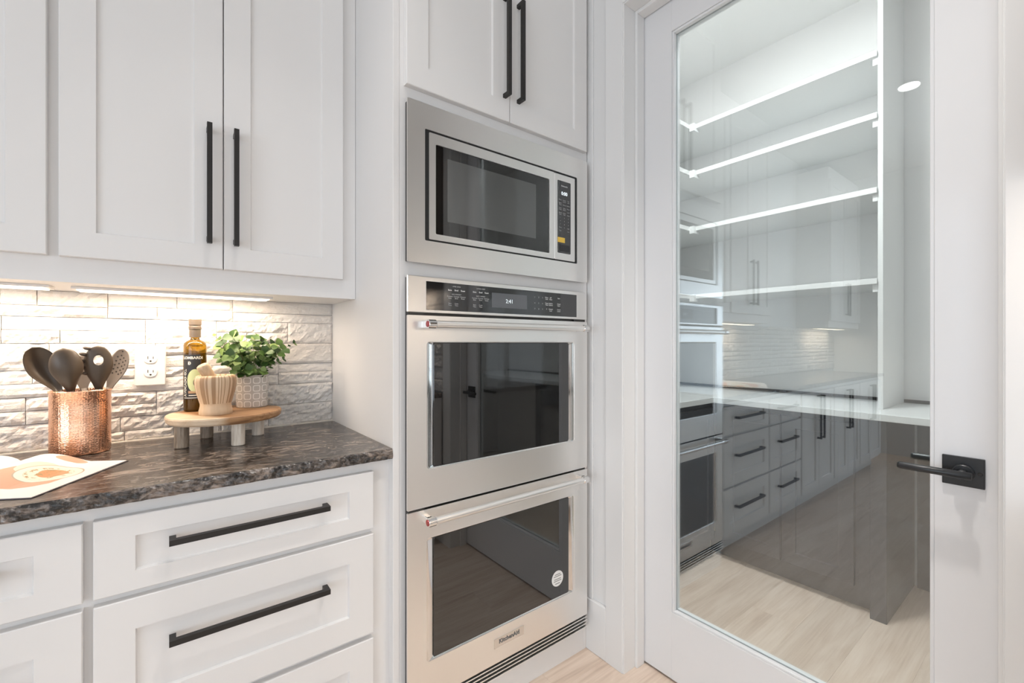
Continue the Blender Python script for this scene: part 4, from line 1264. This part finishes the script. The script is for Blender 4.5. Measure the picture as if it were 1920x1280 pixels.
# ------------------------------------------------------------------ open magazine
def page_mat():
    m = mat('magazine_print', (0.85, 0.82, 0.78), 0.35)
    N, L, b = nt(m)
    uv = N.new('ShaderNodeUVMap')
    sp = N.new('ShaderNodeSeparateXYZ'); L.new(uv.outputs[0], sp.inputs[0])
    def M(op, a, b2=None):
        n = N.new('ShaderNodeMath'); n.operation = op
        for i, v in enumerate((a, b2)):
            if v is None: continue
            if isinstance(v, (int, float)): n.inputs[i].default_value = v
            else: L.new(v, n.inputs[i])
        return n.outputs[0]
    ns = N.new('ShaderNodeTexNoise'); ns.inputs['Scale'].default_value = 9; ns.inputs['Detail'].default_value = 3
    L.new(uv.outputs[0], ns.inputs['Vector'])
    def dist(cx, cy, sx=1.0, sy=1.0):
        return M('SQRT', M('ADD', M('POWER', M('MULTIPLY', M('SUBTRACT', sp.outputs[0], cx), sx), 2), M('POWER', M('MULTIPLY', M('SUBTRACT', sp.outputs[1], cy), sy), 2)))
    prev = (0.86, 0.83, 0.80, 1)
    def layer(fac, col):
        nonlocal prev
        mx = N.new('ShaderNodeMix'); mx.data_type = 'RGBA'
        L.new(fac, mx.inputs[0])
        if isinstance(prev, tuple): mx.inputs[6].default_value = prev
        else: L.new(prev, mx.inputs[6])
        mx.inputs[7].default_value = (*col, 1)
        prev = mx.outputs[2]
    # salmon backdrop around the plate, right page is u>0
    blob = M('LESS_THAN', M('ADD', dist(0.118, 0.128), M('MULTIPLY', ns.outputs[0], 0.06)), 0.104)
    layer(blob, (0.70, 0.36, 0.24))
    layer(M('LESS_THAN', M('ADD', dist(0.10, 0.185), M('MULTIPLY', ns.outputs[0], 0.05)), 0.06), (0.78, 0.68, 0.56))
    layer(M('LESS_THAN', M('ADD', dist(0.118, 0.262, 1, 2.2), M('MULTIPLY', ns.outputs[0], 0.03)), 0.05), (0.72, 0.36, 0.26))
    pl = dist(0.142, 0.160)
    layer(M('LESS_THAN', pl, 0.0585), (0.42, 0.34, 0.26))
    layer(M('LESS_THAN', pl, 0.0555), (0.80, 0.76, 0.66))
    layer(M('LESS_THAN', pl, 0.042), (0.66, 0.58, 0.47))
    layer(M('LESS_THAN', pl, 0.0405), (0.80, 0.74, 0.62))
    layer(M('LESS_THAN', M('ADD', dist(0.148, 0.166), M('MULTIPLY', ns.outputs[0], 0.05)), 0.047), (0.66, 0.28, 0.13))
    fn = N.new('ShaderNodeTexNoise'); fn.inputs['Scale'].default_value = 90
    L.new(uv.outputs[0], fn.inputs['Vector'])
    layer(M('MULTIPLY', M('GREATER_THAN', fn.outputs[0], 0.57), M('LESS_THAN', pl, 0.040)), (0.40, 0.27, 0.13))
    # blocks of small type in the margins
    tl = M('MULTIPLY', M('GREATER_THAN', M('FRACT', M('MULTIPLY', sp.outputs[1], 190)), 0.6), M('GREATER_THAN', fn.outputs[0], 0.47))
    left = M('MULTIPLY', M('LESS_THAN', M('ABSOLUTE', M('ADD', sp.outputs[0], 0.115)), 0.085), M('LESS_THAN', M('ABSOLUTE', M('SUBTRACT', sp.outputs[1], 0.13)), 0.10))
    layer(M('MULTIPLY', tl, left), (0.35, 0.33, 0.32))
    if not isinstance(prev, tuple):
        L.new(prev, b.inputs['Base Color'])
    return m
mag_m = page_mat()
S0 = Vector((-0.4125, 1.386, CT))               # bottom of the spine
vh = Vector((0.470, 0.8827, 0)).normalized()   # along the spine, away from the room
vw = Vector((0.8827, -0.470, 0)).normalized()  # across, towards the right page edge
PWID, PHGT = 0.228, 0.277
mag = thing('open_magazine', tuple(S0 + vh * 0.14), 'open cookbook magazine with a plated dish printed on its page', 'magazine')
def pages(sgn):
    n, mlen = 20, 6
    V, Fs, UV = [], [], []
    def hgt(t):
        return 0.003 + 0.021 * (math.sin(PI * min(1, t * 1.6) ** 0.75) if t < 0.625 else 0) + 0.004 * (1 - t)
    for j in range(mlen + 1):
        for i in range(n + 1):
            t = i / n
            h = hgt(t) * (0.55 + 0.45 * (j / mlen))
            p = S0 + vw * (sgn * PWID * t) + vh * (PHGT * j / mlen) + Vector((0, 0, h))
            V.append(tuple(p)); UV.append((sgn * PWID * t, PHGT * j / mlen))
    top = len(V)
    for j in range(mlen + 1):
        for i in range(n + 1):
            t = i / n
            p = S0 + vw * (sgn * PWID * t) + vh * (PHGT * j / mlen) + Vector((0, 0, 0.0012))
            V.append(tuple(p)); UV.append((9, 9))
    def q(a, b, c, d): Fs.append((a, b, c, d))
    r = n + 1
    for j in range(mlen):
        for i in range(n):
            a = j * r + i
            q(a, a + 1, a + r + 1, a + r); q(top + a, top + a + r, top + a + r + 1, top + a + 1)
    for i in range(n):
        q(i, top + i, top + i + 1, i + 1)
        a = mlen * r + i
        q(a, a + 1, top + a + 1, top + a)
    for j in range(mlen):
        a = j * r
        q(a, a + r, top + a + r, top + a)
        a = j * r + n
        q(a, top + a, top + a + r, a + r)
    me_g = fix_normals((V, Fs))
    o = mk('pages', me_g, mag_m, mag, smooth=False)
    uvl = o.data.uv_layers.new(name='UVMap')
    off = WORLD[o.name]
    for lp in o.data.loops:
        c = o.data.vertices[lp.vertex_index].co + off - S0
        uvl.data[lp.index].uv = (c.dot(vw), c.dot(vh))
    return o
pages(1)
pages(-1)
cv = []
for sgn in (1, -1):
    a = S0; e = 0.003
    cn = [a - vh * e, a + vw * (sgn * (PWID + e)) - vh * e, a + vw * (sgn * (PWID + e)) + vh * (PHGT + e), a + vh * (PHGT + e)]
    cv.append(fix_normals(rings([[c + Vector((0, 0, 0.0001)) for c in cn], [c + Vector((0, 0, 0.0012)) for c in cn]])))
mk('cover', join(*cv), mat('magazine_cover', (0.05, 0.04, 0.05), 0.4), mag)

# ------------------------------------------------------------------ recessed ceiling lights
for (x, y_, lab) in ((0.24, 0.80, 'round recessed ceiling light nearest the oven tower'), (-1.33, 0.78, 'round recessed ceiling light mirrored high in the glass door'), (-2.85, 0.80, 'round recessed ceiling light farthest along the counter run'),
                  (0.85, 0.25, 'round recessed ceiling light in front of the pantry door, added to brighten floor and door'), (0.24, -1.3, 'round recessed ceiling light behind the camera near the pantry wall'), (-1.33, -1.3, 'round recessed ceiling light over the middle of the kitchen')):  # the one by the pantry door is unseen, added to brighten floor there
    t = thing('ceiling_light', (x, y_, CEIL - 0.006), lab, 'ceiling light', 'recessed ceiling lights')
    pr = [(0.085, CEIL - 0.004), (0.083, CEIL - 0.006), (0.066, CEIL - 0.006), (0.062, CEIL - 0.001)]
    mk('trim_ring', fix_normals(lathe(pr, x, y_, 32)), trim_white, t)
    mk('lens', fix_normals(lathe([(0.060, CEIL - 0.0075), (0.060, CEIL - 0.0062)], x, y_, 32)), lens_cool, t)
    area('downlight', (x, y_, CEIL - 0.012), (0, 0, 0), 0.11, 0.11, 6 if lab.startswith('round recessed ceiling light in front') else 2, (1.0, 0.95, 0.90), 'DISK').data.spread = math.radians(75)
